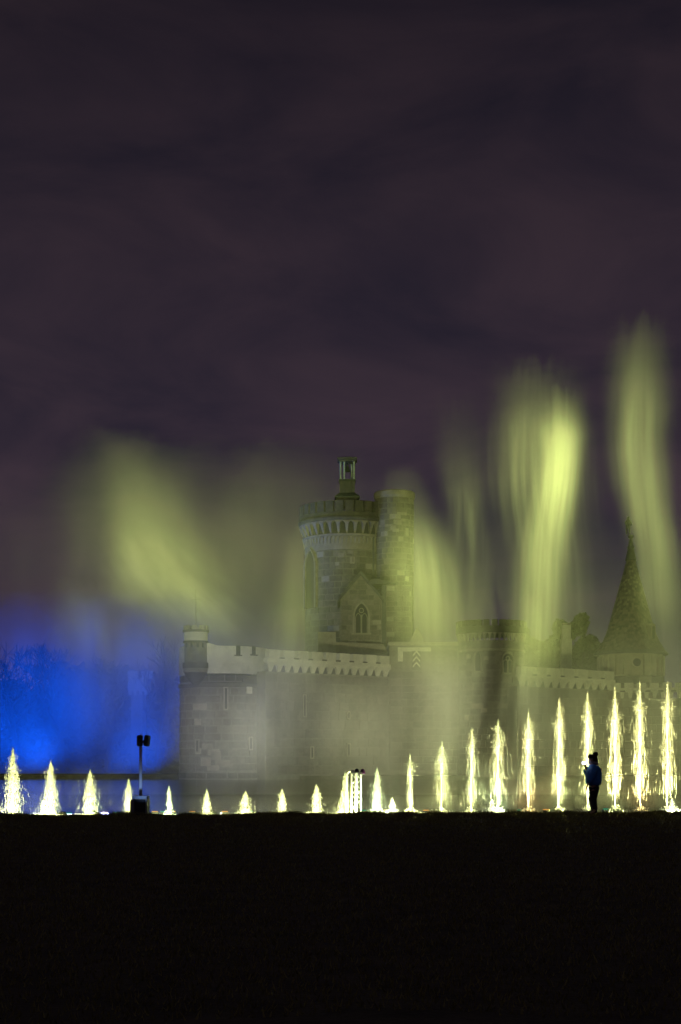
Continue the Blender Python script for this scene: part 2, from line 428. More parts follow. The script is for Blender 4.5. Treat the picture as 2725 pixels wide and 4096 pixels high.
def arch_ring(b, w, h, t, y0, y1, pointed=True):
    """frame of thickness t round an arched opening"""
    o = arch_pts(w+2*t, h+t, pointed); i = arch_pts(w, h, pointed); n = len(o); k = len(b.v)
    for p in (o, i):
        b.v += [(q[0], y0, q[1]) for q in p]; b.v += [(q[0], y1, q[1]) for q in p]
    for j in range(1, n):
        j2 = (j+1) % n
        b.f += [(k+j, k+j2, k+2*n+j2, k+2*n+j), (k+n+j, k+3*n+j, k+3*n+j2, k+n+j2), (k+j, k+n+j, k+n+j2, k+j2), (k+2*n+j, k+2*n+j2, k+3*n+j2, k+3*n+j)]
    return b
def arched_window(parent, x, y, z, w, h, mat_frame='palestone', pointed=True, rot=0.0, tracery=True):
    """window > frame, pane, mullion; stands proud of a wall that faces -Y (or radially when rot is given)"""
    wdw = MB().prism(arch_pts(w, h, pointed), -0.03, 0.10).build('window', 'glassdark', parent, (x, y, z), (0, 0, rot))
    arch_ring(MB(), w, h, w*0.16, -0.14, 0.12, pointed).build('frame', mat_frame, wdw)
    if tracery:
        MB().box(-w*0.045, w*0.045, -0.09, -0.035, 0, h*0.62).build('mullion', mat_frame, wdw)
        for s_ in (-1, 1):
            arch_ring(MB(), w*0.36, h*0.66, w*0.05, -0.085, -0.035, pointed).build('tracery', mat_frame, wdw, (s_*w*0.24, 0, 0))
        c = MB(); 
        for i in range(16):
            a0, a1 = 2*PI*i/16, 2*PI*(i+1)/16
            c.tube((w*0.17*math.cos(a0), -0.06, w*0.17*math.sin(a0)), (w*0.17*math.cos(a1), -0.06, w*0.17*math.sin(a1)), w*0.035, seg=5)
        c.build('tracery', mat_frame, wdw, (0, 0, h*0.76))
    MB().box(-w*0.75, w*0.75, -0.2, 0.1, -0.14, -0.01).build('sill', mat_frame, wdw)
    return wdw
def slit(parent, x, y, z, w, h, rot=0.0, frame='palestone'):
    s_ = MB().box(-w/2, w/2, -0.02, 0.1, 0, h).build('arrow_slit', 'shadepaint', parent, (x, y, z), (0, 0, rot))
    f = MB(); t = max(0.07, w*0.55)
    f.box(-w/2-t, -w/2, -0.06, 0.1, -t, h+t).box(w/2, w/2+t, -0.06, 0.1, -t, h+t).box(-w/2, w/2, -0.058, 0.1, h, h+t).box(-w/2, w/2, -0.058, 0.1, -t, 0)
    f.build('frame', frame, s_)
    return s_
def on_round(R, px, cxpx, Yc):
    """angle (0 towards the camera) of the point of a tower of radius R that shows at px"""
    return math.asin(max(-0.99, min(0.99, (X(px, Yc)-X(cxpx, Yc))/R)))

# ------------------------------------------------------------------ corner bastion with its bartizan
YB = 122.0; bx_ = 893; RB = S(172, YB)
bas = thing('corner_bastion', 'round grey ashlar bastion with pale parapet at the left end of the castle', 'tower', (X(bx_, YB), YB, WATER))
def zb(py): return Z(py, YB-RB)-WATER
base_z = zb(3112)
MB().lathe([(RB+0.12, 0), (RB+0.10, zb(3090)), (RB, zb(3080)), (RB-0.02, zb(2742)), (RB-0.02, zb(2700)), (0.1, zb(2698))], 64).build('wall', 'mortar', bas, smooth=False)
MB().lathe([(RB+0.0, zb(2748)), (RB+0.12, zb(2744)), (RB+0.14, zb(2732)), (RB, zb(2727)), (RB-0.3, zb(2727)), (RB-0.3, zb(2748))], 64, cap=False).build('string_course', 'darkstone', bas)
stones_round(bas, RB, zb(3085), zb(2750), S(29.5, YB), S(50, YB), -1.5, 1.45, seed=3, pale_prob=0.02)
stones_round(bas, RB-0.02, zb(2726), zb(2696), S(29, YB), S(62, YB), -1.5, 1.45, mat='darkstone', seed=4, pale_prob=0.02)
stones_round(bas, RB+0.11, 0.06, zb(3090), S(26, YB), S(60, YB), -1.5, 1.45, mat='darkstone', seed=5, pale_prob=0.02)
# pale blocks set into the lower wall
for px, py, w, h in ((845, 3000, 44, 26), (810, 3018, 30, 24), (838, 3065, 42, 36), (880, 3040, 40, 34), (905, 3070, 60, 30), (868, 3085, 50, 24)):
    a = on_round(RB, px, bx_, YB)
    MB().arc(RB-0.05, RB+0.06, 0, S(h, YB), S(w, YB)/2/RB, 3, 0.02).build('stone', 'palestone', bas, (0, 0, zb(py)), (0, 0, a))
# parapet: smooth pale ring, higher on the left, three gaps
RP = RB+0.10
par = MB()
zt0, ztb = zb(2583), zb(2694)
segs = 72
angs = [-PI+2*PI*i/segs for i in range(segs+1)]
def par_top(a):
    if a < -1.55 or a > 1.55: return zt0
    px = bx_+172*math.sin(a)
    t = max(0, min(1, (890-px)/40.0)); return zt0+S(11*t*t*(3-2*t), YB)*(1 if px > 800 else max(0, (px-722)/78))
k0 = 0
for a in angs:
    s_, c_ = math.sin(a), -math.cos(a); zt = par_top(a)
    par.v += [(RP*s_, RP*c_, ztb), (RP*s_, RP*c_, zt), ((RP-0.45)*s_, (RP-0.45)*c_, zt), ((RP-0.45)*s_, (RP-0.45)*c_, ztb)]
for i in range(segs):
    for c in range(4): par.f.append((4*i+c, 4*i+(c+1) % 4, 4*i+4+(c+1) % 4, 4*i+4+c))
par.build('parapet', 'pale', bas)
for px, wd, hh in ((965, 16, 37), (1023, 13, 32)):
    a = on_round(RP, px, bx_, YB)
    MB().arc(RP-0.2, RP+0.02, 0, S(hh, YB), S(wd, YB)/2/RP/max(0.35, math.cos(a)), 2).build('embrasure', 'shadepaint', bas, (0, 0, zb(2582+hh)), (0, 0, a))
    MB().arc(RP-0.2, RP+0.09, -0.1, 0.0, S(wd+12, YB)/2/RP/max(0.35, math.cos(a)), 2).build('embrasure_sill', 'darkstone', bas, (0, 0, zb(2582+hh)), (0, 0, a))
for px, py, w, h in ((918, 2835, 9, 80), (1010, 2995, 10, 42), (806, 3005, 10, 42)):
    a = on_round(RB, px, bx_, YB)
    slit(bas, (RB+0.04)*math.sin(a), -(RB+0.04)*math.cos(a), zb(py), S(w, YB), S(h, YB), a)
a = on_round(RB, 1005, bx_, YB)
w_ = MB().box(-S(13, YB), S(13, YB), -0.06, 0.1, 0, S(40, YB)).build('blind_window', 'pale', bas, ((RB+0.03)*math.sin(a), -(RB+0.03)*math.cos(a), zb(2773)), (0, 0, a))
a = on_round(RB, 1010, bx_, YB)
MB().arc(RB, RB+0.16, 0, S(15, YB), S(26, YB)/RB, 3).build('hood_mould', 'darkstone', bas, (0, 0, zb(2728)), (0, 0, on_round(RB, 1000, bx_, YB)))
# bartizan
ab = on_round(RB, 806, bx_, YB); RT = S(46, YB)
bt = bpy.data.objects.new('bartizan', None); COL.objects.link(bt); bt.parent = bas
bt.location = ((RB+0.25)*math.sin(ab), -(RB+0.25)*math.cos(ab), 0)
def zt_(py): return Z(py, YB-RB-0.3)-WATER
MB().lathe([(RT-0.03, zt_(2655)), (RT-0.03, zt_(2569)), (0.05, zt_(2568))], 32).build('body', 'stone', bt)
MB().lathe([(RT, zt_(2564)), (RT, zt_(2527)), (0.05, zt_(2526))], 32).build('upper_drum', 'pale', bt)
for pa, pb_, e, mt in ((2571, 2563, 0.10, 'darkstone'), (2528, 2519, 0.12, 'darkstone'), (2672, 2650, 0.12, 'darkstone'), (2688, 2673, 0.05, 'plaster')):
    MB().lathe([(RT-0.1, zt_(pa)), (RT+e, zt_(pa)), (RT+e, zt_(pb_)), (RT-0.1, zt_(pb_))], 32).build('moulding', mt, bt)
MB().lathe([(0.15, zt_(2742)), (RT*0.55, zt_(2722)), (RT*0.9, zt_(2700)), (RT, zt_(2689))], 32).build('corbel_foot', 'darkstone', bt)
me = MB().arc(RT-0.22, RT+0.06, 0, S(17, YB), 0.21, 2).mesh('merlon', 'palestone')
for i in range(10): link('merlon', me, bt, (0, 0, zt_(2519)), (0, 0, 2*PI*i/10))
me = MB().box(-0.09, 0.09, -0.04, 0.1, 0, S(17, YB)).mesh('loophole', 'shadepaint')
for a in (-0.75, -0.25, 0.25, 0.75): link('loophole', me, bt, (RT*math.sin(a), -RT*math.cos(a), zt_(2590)), (0, 0, a))
MB().tube((0, 0, zt_(2527)), (0, 0, zt_(2352)), 0.035, 0.02, 6).tube((-0.35, 0, zt_(2395)), (0.35, 0, zt_(2395)), 0.02, seg=5).build('flagpole', 'darkstone', bt)

# ------------------------------------------------------------------ curtain walls
def curtain(name, label, xa, Ya, xb, Yb, top_a, foot_px, par_h, n_merlon, slot_w, n_corb, corb_h, corb_d, thick=1.4, stone_rows=True, seed=1, limit=220, wallm='mortar'):
    A = Vector((X(xa, Ya), Ya, 0)); B = Vector((X(xb, Yb), Yb, 0)); L_ = (B-A).length
    t = thing(name, label, 'wall', (A.x, A.y, WATER), math.atan2(B.y-A.y, B.x-A.x))
    zt = Z(top_a, Ya)-WATER; zp = zt-par_h
    MB().box(0, L_, 0, thick, 0, zp).build('wall_body', wallm, t)
    # parapet: continuous low band with merlons on it
    slot_h = S(36, Ya)
    MB().box(0, L_, -corb_d, 0.35, zp+corb_h, zt-slot_h).build('parapet', 'pale', t)
    pitch = L_/n_merlon
    me = MB().box(slot_w/2, pitch-slot_w/2, -corb_d, 0.35, zt-slot_h+0.003, zt).mesh('merlon', 'pale')
    ms = MB().box(-slot_w*0.7, slot_w*0.7, -corb_d-0.05, 0.3, 0.003, 0.12).mesh('embrasure_sill', 'darkstone')
    for i in range(n_merlon):
        link('merlon', me, t, (i*pitch, 0, rnd.uniform(-0.02, 0.02)))
        if i: link('embrasure_sill', ms, t, (i*pitch, 0, zt-slot_h))
    corbels_flat(t, 0, L_, zp, zp+corb_h-0.003, 0, corb_d, n_corb, 'pale')
    if stone_rows:
        stones_flat(t, 0.05, L_-0.05, 0.4, zp-0.1, 0.72, 1.2, 0, mat='stone', seed=seed, limit=limit, pale_prob=0.0, proud=0.02, joint=0.05)
    return t, L_, zt, zp
cw, Lc, ztc, zpc = curtain('curtain_wall', 'long crenellated wall between the round bastion and the keep gate', 1062, 118.8, 1556, 127.0, 2597, 3112, S(88, 119), 9, S(17, 119), 15, S(38, 119), 0.30, seed=9)
for px, py, w, h in ((1211, 2865, 8, 82), (1387, 3020, 9, 44), (1240, 3030, 9, 40)):
    u = (px-1062)/(1556-1062)*Lc; slit(cw, u, -0.03, Z(py, 122)-WATER, S(w, 122), S(h, 122))
ov = MB(); 
for i in range(14):
    a0, a1 = 2*PI*i/14, 2*PI*(i+1)/14
    ov.tube((0.22*math.cos(a0), -0.06, 0.32*math.sin(a0)), (0.22*math.cos(a1), -0.06, 0.32*math.sin(a1)), 0.07, seg=6)
ovo = ov.build('oval_window', 'palestone', cw, ((1385-1062)/(1556-1062)*Lc, -0.02, Z(2860, 123)-WATER))
cw2, L2, zt2, zp2 = curtain('curtain_wall', 'pale crenellated wall between the polygonal tower and the cone roof', 2070, 119.5, 2452, 127.5, 2664, 3112, S(80, 120), 7, S(16, 120), 12, S(36, 120), 0.30, seed=12)
cw3, L3, zt3, zp3 = curtain('curtain_wall', 'lower wall with corbel arches below the cone roof at the right edge', 2440, 128.2, 2900, 126.5, 2733, 3112, S(62, 128), 9, S(14, 128), 14, S(42, 128), 0.30, seed=14)

# ------------------------------------------------------------------ keep
YK = 150.0; kx = 1387; RK = S(166, YK); RKP = S(189, YK)
keep = thing('castle_keep', 'tall round keep with overhanging battlements and a bell lantern', 'tower', (X(kx, YK), YK, WATER+0.3))
def zk(py, R=RK): return Z(py, YK-R)-WATER-0.3
MB().lathe([(RK+0.1, 0), (RK, zk(2640)), (RK, zk(2198))], 72).build('wall', 'mortar', keep)
MB().lathe([(RK-0.1, zk(2198)), (RK+0.05, zk(2197)), (RK+0.05, zk(2140)), (RK-0.1, zk(2139))], 72).build('plaster_band', 'plaster', keep)
stones_round(keep, RK, zk(2600), zk(2200), S(23, YK), S(38, YK), -1.5, 0.85, seed=21, pale_prob=0.05, limit=300)
corbels_round(keep, RK+0.05, RK+0.22, zk(2172), zk(2143), 64, -1.6, 1.6, 'palestone', 'arch_band_corbel')
MB().lathe([(RK-0.1, zk(2142)), (RK+0.28, zk(2141)), (RK+0.30, zk(2134)), (RK-0.1, zk(2130))], 72).build('string_course', 'plaster', keep)
MB().lathe([(RK-0.1, zk(2131)), (RK+0.05, zk(2131)), (RK+0.08, zk(2078)), (RK-0.1, zk(2078))], 72).build('recess_wall', 'shadepaint', keep)  # deep shade between the corbels painted as a dark band
corbels_round(keep, RK+0.02, RKP+0.02, zk(2131, RK), zk(2079, RKP), 34, -1.7, 1.6, 'plaster')
MB().lathe([(RK-0.2, zk(2079, RKP)), (RKP+0.06, zk(2078, RKP)), (RKP+0.16, zk(2070, RKP)), (RKP+0.16, zk(2064, RKP)), (RKP, zk(2058, RKP)), (RKP, zk(2044, RKP)), (RKP-0.5, zk(2044, RKP)), (RKP-0.5, zk(2058, RKP)), (0.3, zk(2058, RKP))], 72).build('parapet', 'darkstone', keep)
me = MB().arc(RKP-0.5, RKP+0.01, 0, S(44, YK), 0.088, 3, 0.03).mesh('merlon', 'darkstone')
for i in range(30): link('merlon', me, keep, (0, 0, zk(2043.8, RKP)), (0, 0, -PI+2*PI*i/30+0.05))
# tall blind arch on the left flank, its recess shade painted dark
an = on_round(RK, 1247, kx, YK)
na = MB().prism(arch_pts(S(70, YK), S(230, YK), True), -0.05, 0.1).build('blind_arch', 'shadepaint', keep, ((RK+0.02)*math.sin(an), -(RK+0.02)*math.cos(an), zk(2425)), (0, 0, an))
arch_ring(MB(), S(70, YK), S(230, YK), 0.22, -0.22, 0.1, True).build('frame', 'plaster', na)
MB().box(-0.11, 0.11, -0.2, 0.0, zk(2320), zk(2142)).build('drainpipe', 'roof', keep, (RK*math.sin(on_round(RK, 1491, kx, YK)), -RK*math.cos(on_round(RK, 1491, kx, YK))-0.05, 0))
for px, py, w, h in ((1364, 2230, 24, 18), (1408, 2255, 20, 28), (1350, 2262, 18, 15), (1400, 2215, 22, 14)):
    a = on_round(RK, px, kx, YK)
    MB().arc(RK-0.05, RK+0.055, 0, S(h, YK), S(w, YK)/2/RK, 2, 0.02).build('stone', 'palestone', keep, (0, 0, zk(py)), (0, 0, a))
# stair turret at its right
tx = 1578; YT = YK-RK*0.62; RTU = S(77, YT)
tur = bpy.data.objects.new('stair_turret', None); COL.objects.link(tur); tur.parent = keep
tur.location = (X(tx, YT)-X(kx, YK), YT-YK, 0)
def ztu(py): return Z(py, YT-RTU)-WATER-0.3
MB().lathe([(RTU, 0), (RTU, ztu(1984)), (RTU-0.05, ztu(1984))], 48).build('wall', 'mortar', tur)
stones_round(tur, RTU, ztu(2640), ztu(1986), S(22, YT), S(34, YT), -1.35, 1.4, seed=25, limit=300, pale_prob=0.06)
MB().lathe([(RTU-0.1, ztu(1986)), (RTU+0.06, ztu(1985)), (RTU+0.14, ztu(1978)), (RTU+0.14, ztu(1962)), (RTU+0.04, ztu(1957)), (0.05, ztu(1955))], 48).build('cornice', 'plaster', tur)
for px, py, w, h in ((1605, 2060, 40, 12), (1610, 2085, 20, 12), (1540, 2105, 60, 10), (1580, 2128, 26, 14), (1625, 2140, 18, 30)):
    a = on_round(RTU, px, tx, YT)
    MB().arc(RTU-0.05, RTU+0.06, 0, S(h, YT), S(w, YT)/2/RTU, 2, 0.015).build('stone', 'palestone', tur, (0, 0, ztu(py)), (0, 0, a))
# bell lantern
bel = bpy.data.objects.new('bell_lantern', None); COL.objects.link(bel); bel.parent = keep
bel.location = (X(1389, YK)-X(kx, YK), -1.5, 0); YL = YK-1.5
def zl(py): return Z(py, YL)-WATER-0.3
def sl(n): return S(n, YL)
MB().box(-sl(41), sl(41), -sl(41), sl(41), zl(2030), zl(1996)).build('plinth', 'darkstone', bel)
MB().add([(-sl(50), -sl(50), zl(1993)), (sl(50), -sl(50), zl(1993)), (sl(50), sl(50), zl(1993)), (-sl(50), sl(50), zl(1993)),
          (-sl(32), -sl(32), zl(1977)), (sl(32), -sl(32), zl(1977)), (sl(32), sl(32), zl(1977)), (-sl(32), sl(32), zl(1977)),
          (-sl(50), -sl(50), zl(1997)), (sl(50), -sl(50), zl(1997)), (sl(50), sl(50), zl(1997)), (-sl(50), sl(50), zl(1997))],
         [(0, 1, 5, 4), (1, 2, 6, 5), (2, 3, 7, 6), (3, 0, 4, 7), (4, 5, 6, 7), (8, 9, 1, 0), (9, 10, 2, 1), (10, 11, 3, 2), (11, 8, 0, 3), (11, 10, 9, 8)]).build('skirt_roof', 'copper', bel)
MB().box(-sl(30), sl(30), -sl(30), sl(30), zl(1976.8), zl(1928)).build('pedestal', 'roof', bel)
for i in range(7):
    MB().box(-sl(29)+i*sl(8.4), -sl(29)+i*sl(8.4)+sl(7.4), -sl(31.5), -sl(29.8), zl(1975), zl(1930)).build('board', 'roof', bel)
MB().box(-sl(34), sl(34), -sl(34), sl(34), zl(1927.8), zl(1923)).build('sill_plate', 'copper', bel)
me = MB().lathe([(sl(4.6), 0), (sl(3.8), sl(3)), (sl(3.6), sl(66)), (sl(5), sl(70))], 12).mesh('column', 'patina', True)
for dx, dy in ((-27, -27), (27, -27), (-27, 27), (27, 27), (-12, -27), (18, 27)):
    link('column', me, bel, (sl(dx), sl(dy), zl(1922.8)))
MB().box(-sl(33), sl(33), -sl(33), sl(33), zl(1852), zl(1845)).build('roof_plate', 'roof', bel)
MB().box(-sl(39), sl(39), -sl(39), sl(39), zl(1844.8), zl(1837)).add([(-sl(39), -sl(39), zl(1836.9)), (sl(39), -sl(39), zl(1836.9)), (sl(39), sl(39), zl(1836.9)), (-sl(39), sl(39), zl(1836.9)), (0, 0, zl(1826))], [(0, 1, 4), (1, 2, 4), (2, 3, 4), (3, 0, 4)]).build('cap_roof', 'roof', bel)
MB().lathe([(sl(15), zl(1887)), (sl(14), zl(1884)), (sl(10), zl(1876)), (sl(8), zl(1866)), (sl(3), zl(1862)), (sl(2), zl(1852))], 18).build('bell', 'copper', bel, smooth=True)

# ------------------------------------------------------------------ gabled house against the keep
YG = 139.0
gh = thing('gabled_house', 'stone gabled house front with a pointed tracery window before the keep', 'house', (X(1444, YG), YG, WATER+0.3))
def zg(py): return Z(py, YG)-WATER-0.3
def sg(n): return S(n, YG)
xl, xr = -sg(82), sg(84)
MB().prism([(xl, 0), (xr, 0), (xr, zg(2388)), (0, zg(2296)), (xl, zg(2388))], 0, 6.0).build('wall', 'mortar', gh)
def inside_gable(xc, za, zb_, w):
    if abs(xc-sg(2)) < sg(36)+w*0.3 and zg(2545) < za+0.25 and zb_ < zg(2398)+0.3: return True
    top = zg(2296)-(abs(xc)+w/2)/sg(83)*(zg(2296)-zg(2388)); return zb_ > top-0.12
stones_flat(gh, xl+0.05, xr-0.05, zg(2620), zg(2300), sg(19), sg(34), 0, seed=31, skip=inside_gable, limit=260, pale_prob=0.06)
for s_ in (-1, 1):
    xe = s_*sg(93); ze = zg(2398)
    MB().prism([(0, zg(2283)), (xe, ze), (xe, ze-0.34), (0, zg(2301))] if s_ < 0 else [(0, zg(2283)), (0, zg(2301)), (xe, ze-0.34), (xe, ze)], -0.28, 6.2).build('roof_slope', 'roof', gh)
arched_window(gh, sg(2), -0.04, zg(2532), sg(52), sg(118))
MB().box(sg(84), sg(101), -0.06, 1.5, 0, zg(2340)).build('dark_strip', 'roof', gh)  # dark upright strip between the gable wall and the side wing
MB().box(sg(101), sg(205), 0.3, 5, 0, zg(2338)).build('side_wing', 'mortar', gh)
stones_flat(gh, sg(102), sg(203), zg(2630), zg(2342), sg(20), sg(34), 0.3, seed=33, limit=140, pale_prob=0.05)
MB().prism([(sg(25), zg(2337)), (sg(140), zg(2333)), (sg(100), zg(2322)), (sg(60), zg(2313)), (sg(40), zg(2318))], -0.1, 4.0).build('lean_to_roof', 'roof', gh, (0, 0.2, 0))
MB().prism([(sg(-170), zg(2618)), (sg(110), zg(2622)), (sg(85), zg(2585)), (sg(-150), zg(2576))], -3.0, -0.2).build('low_roof', 'plaster', gh)
MB().box(sg(-170), sg(-100), -3.4, -1.2, zg(2640), zg(2540)).build('chimney_block', 'palestone', gh)

# ------------------------------------------------------------------ gate block with chevron shutter
YQ = 127.4
gb = thing('gate_block', 'low square gate block with a striped chevron shutter beside the keep', 'building', (X(1690, YQ), YQ, WATER+0.3))
def zq(py): return Z(py, YQ)-WATER-0.3
def sq(n): return S(n, YQ)
MB().box(-sq(132), sq(150), 0, 6, 0, zq(2582)).build('wall', 'mortar', gb)
stones_flat(gb, -sq(131), sq(149), 0.4, zq(2600), sq(28), sq(50), 0, seed=41, limit=200, pale_prob=0.01, skip=lambda xc, a, b, w: abs(xc+sq(24)) < sq(22)+w/2 and b > zq(2682))
MB().box(-sq(98), sq(34), -0.12, 0.3, zq(2606), zq(2590)).build('lintel', 'pale', gb)
MB().box(-sq(98), -sq(78), -0.10, 0.3, zq(2646), zq(2606)-0.005).build('quoin', 'pale', gb)
MB().box(-sq(136), sq(154), -0.2, 6.2, zq(2581.8), zq(2568)).build('cornice', 'palestone', gb)
MB().prism([(-sq(50), zq(2567)), (sq(10), zq(2567)), (-sq(20), zq(2506))], 0.2, 2.5).build('pediment', 'palestone', gb)
sh = MB().box(-sq(18), sq(18), -0.12, 0.05, 0, sq(76)).build('shutter', 'darkstone', gb, (-sq(24), 0, zq(2680)))
for i in range(3):
    z0 = sq(8+22*i)
    for s_ in (-1, 1):
        MB().prism([(0, z0+sq(18)), (s_*sq(15), z0), (s_*sq(15), z0+sq(8)), (0, z0+sq(26))] if s_ > 0 else [(0, z0+sq(18)), (0, z0+sq(26)), (s_*sq(15), z0+sq(8)), (s_*sq(15), z0)], -0.15, -0.121).build('chevron', 'pale', sh)

# ------------------------------------------------------------------ polygonal tower
YO = 123.0; ox = 1965; RO = S(130, YO)
ot = thing('polygonal_tower', 'stone tower with small arched corbels and two windows beside the gate', 'tower', (X(ox, YO), YO, WATER+0.2))
def zo(py): return Z(py, YO-RO)-WATER-0.2
def so(n): return S(n, YO)
MB().lathe([(RO+0.1, 0), (RO, zo(3000)), (RO, zo(2560)), (0.2, zo(2560))], 40).build('wall', 'mortar', ot)
w1 = on_round(RO, 1903, ox, YO); w2 = on_round(RO, 2016, ox, YO)
def no_win(a, z0, z1, w):
    for wa, hw, lo, hi in ((w1, so(26), 2690, 2596), (w2, so(34), 2698, 2605)):
        if abs(a-wa)*RO < hw+w*RO*0.4 and z1 > zo(lo) and z0 < zo(hi): return True
    return False
stones_round(ot, RO, zo(3090), zo(2602), so(24), so(42), -1.45, 1.45, seed=51, skip=no_win, limit=300, pale_prob=0.01)
MB().lathe([(RO-0.1, zo(2604)), (RO+0.12, zo(2602)), (RO+0.12, zo(2594)), (RO-0.1, zo(2592))], 40).build('string_course', 'palestone', ot)
corbels_round(ot, RO-0.02, RO+0.22, zo(2560), zo(2530), 42, -1.6, 1.6, 'palestone')
MB().lathe([(RO-0.3, zo(2530)), (RO+0.24, zo(2529)), (RO+0.24, zo(2503)), (RO-0.3, zo(2503))], 40).build('parapet', 'darkstone', ot)
me = MB().arc(RO-0.3, RO+0.25, 0, so(26), 0.085, 2, 0.02).mesh('merlon', 'darkstone')
for i in range(26): link('merlon', me, ot, (0, 0, zo(2502.9)), (0, 0, -PI+2*PI*i/26))
arched_window(ot, (RO)*math.sin(w1), -(RO)*math.cos(w1), zo(2682), so(24), so(76), rot=w1, tracery=False)
arched_window(ot, (RO)*math.sin(w2), -(RO)*math.cos(w2), zo(2690), so(44), so(74), pointed=False, rot=w2, tracery=True)
for px, py, w, h in ((1900, 2835, 52, 22), (2003, 2832, 54, 18), (1862, 2880, 24, 22), (1925, 2850, 26, 18), (1868, 2632, 22, 16), (1932, 2640, 20, 16), (2050, 2625, 22, 20)):
    a = on_round(RO, px, ox, YO)
    MB().arc(RO-0.05, RO+0.065, 0, so(h), so(w)/2/RO, 3, 0.02).build('stone', 'palestone', ot, (0, 0, zo(py)), (0, 0, a))

# ------------------------------------------------------------------ tower with the cone roof
YC = 137.0; ccx = 2524; RE = S(146, YC)
ct = thing('cone_roof_tower', 'round tower with a shingled cone roof and a statue at its tip', 'tower', (X(ccx, YC), YC, WATER+0.3))
def zc_(py, R=0): return Z(py, YC-R)-WATER-0.3
def sc2(n): return S(n, YC)
RD = sc2(124)
MB().lathe([(RD, 0), (RD, zc_(2612, RD)), (0.2, zc_(2612, RD))], 48).build('drum', 'plaster', ct)
MB().lathe([(RD-0.1, zc_(2735, RD)), (RD+0.16, zc_(2734, RD)), (RD+0.16, zc_(2706, RD)), (RD-0.1, zc_(2700, RD))], 48).build('string_course', 'darkstone', ct)
MB().arc(RD-0.05, RD+0.22, 0, sc2(24), sc2(24)/RD, 3).build('stone_panel', 'plaster', ct, (0, 0, zc_(2730, RD)), (0, 0, on_round(RD, 2555, ccx, YC)))
me = MB().arc(RD-0.05, RD+0.24, zc_(2699.5, RD), zc_(2618, RD), sc2(11)/RD, 2, 0.03).mesh('pilaster', 'plaster')
for i in range(24):
    a = -PI+2*PI*i/24+0.02
    if abs(a-on_round(RD, 2520, ccx, YC)) > 0.12: link('pilaster', me, ct, (0, 0, 0), (0, 0, a))
a = on_round(RD, 2520, ccx, YC)
oc = MB().lathe([(sc2(16), -0.02), (sc2(16), 0.3)], 24).build('round_window', 'glassdark', ct, ((RD+0.27)*math.sin(a), -(RD+0.27)*math.cos(a), zc_(2650, RD)), (PI/2, 0, a))
MB().lathe([(sc2(16), 0.02), (sc2(21), 0.02), (sc2(21), -0.3), (sc2(16), -0.3)], 24, cap=False).build('frame', 'plaster', oc, (0, 0, 0.1))
oc.rotation_euler = (-PI/2, 0, a)
# cone: flared at the eaves
def cone_r(py):
    t = (py-2238)/(2604-2238)
    r = 17+t*(118-17)+ (max(0, t-0.72)/0.28)**2*22
    return sc2(r)
prof = [(cone_r(p)-0.05, zc_(p, cone_r(p))) for p in range(2604, 2237, -12)]
MB().lathe([(0.2, zc_(2611, RE)), (RE+0.02, zc_(2611, RE)), (RE+0.05, zc_(2606, RE))]+prof[1:]+[(0.05, zc_(2236))], 64).build('roof_deck', 'roof', ct)
rows = 42; zlo, zhi = zc_(2606, RE), zc_(2240)
rest = MB(); n_obj = 0
def cone_rz(z):
    # inverse of the profile by interpolation
    for (r0, z0), (r1, z1) in zip(prof, prof[1:]):
        if z0 <= z <= z1: return r0+(r1-r0)*(z-z0)/(z1-z0)
    return prof[0][0] if z < prof[0][1] else prof[-1][0]
for j in range(rows):
    z0 = zlo+(zhi-zlo)*j/rows; z1 = zlo+(zhi-zlo)*(j+1.25)/rows
    r0 = cone_rz(z0)+0.10; r1 = cone_rz(z1)+0.02
    n = max(10, int(2*PI*r0/sc2(11.5))); half = PI/n*0.92
    def shingle(b, a):
        # rounded tail: five-point tongue
        q = []
        for da, dz, rr in ((-half, 0.35, 0), (-half*0.55, 0.06, 0), (0, 0, 0), (half*0.55, 0.06, 0), (half, 0.35, 0)):
            z = z0+(z1-z0)*dz; r_ = r0+(r1-r0)*dz; q.append(((r_)*math.sin(a+da), -(r_)*math.cos(a+da), z))
        for da in (half, -half): q.append((r1*math.sin(a+da), -r1*math.cos(a+da), z1))
        q2 = [(x*0.985, y*0.985, z) for x, y, z in q]
        m = 7
        b.add(q+q2, [tuple(range(m))]+[(i, i+m, (i+1) % m+m, (i+1) % m) for i in range(m)])
    me = None
    for i in range(n):
        a = -PI+2*PI*(i+0.5*(j % 2))/n
        if abs(a) > 1.75: continue
        if j < 9 and abs(a) < 1.5 and n_obj < 290:
            if me is None:
                b = MB(); shingle(b, 0); me = b.mesh('shingle', 'shingle')
            o = link('shingle', me, ct, (0, 0, 0), (0, 0, a)); n_obj += 1
            k_ = rnd.uniform(0.998, 1.012); o.scale = (k_, k_, 1)
        else: shingle(rest, a+rnd.uniform(-0.1, 0.1)*half)
def islandmat(name, col, lo, hi, rough=0.85):
    m, nt, out = nmat(name); N = nt.nodes; L = nt.links
    b = N.new('ShaderNodeBsdfPrincipled'); b.inputs['Roughness'].default_value = rough
    g_ = N.new('ShaderNodeNewGeometry'); mr = N.new('ShaderNodeMapRange'); mr.inputs['To Min'].default_value = lo; mr.inputs['To Max'].default_value = hi
    s = N.new('ShaderNodeVectorMath'); s.operation = 'SCALE'; s.inputs[0].default_value = col
    L.new(g_.outputs['Random Per Island'], mr.inputs['Value']); L.new(mr.outputs[0], s.inputs['Scale']); L.new(s.outputs[0], b.inputs['Base Color']); L.new(b.outputs[0], out.inputs['Surface'])
    return m
M['shingles'] = islandmat('weathered_shingles', (0.125, 0.105, 0.078), 0.4, 1.6)
tag(rest.build('shingle_rows', 'shingles', ct), kind='stuff')
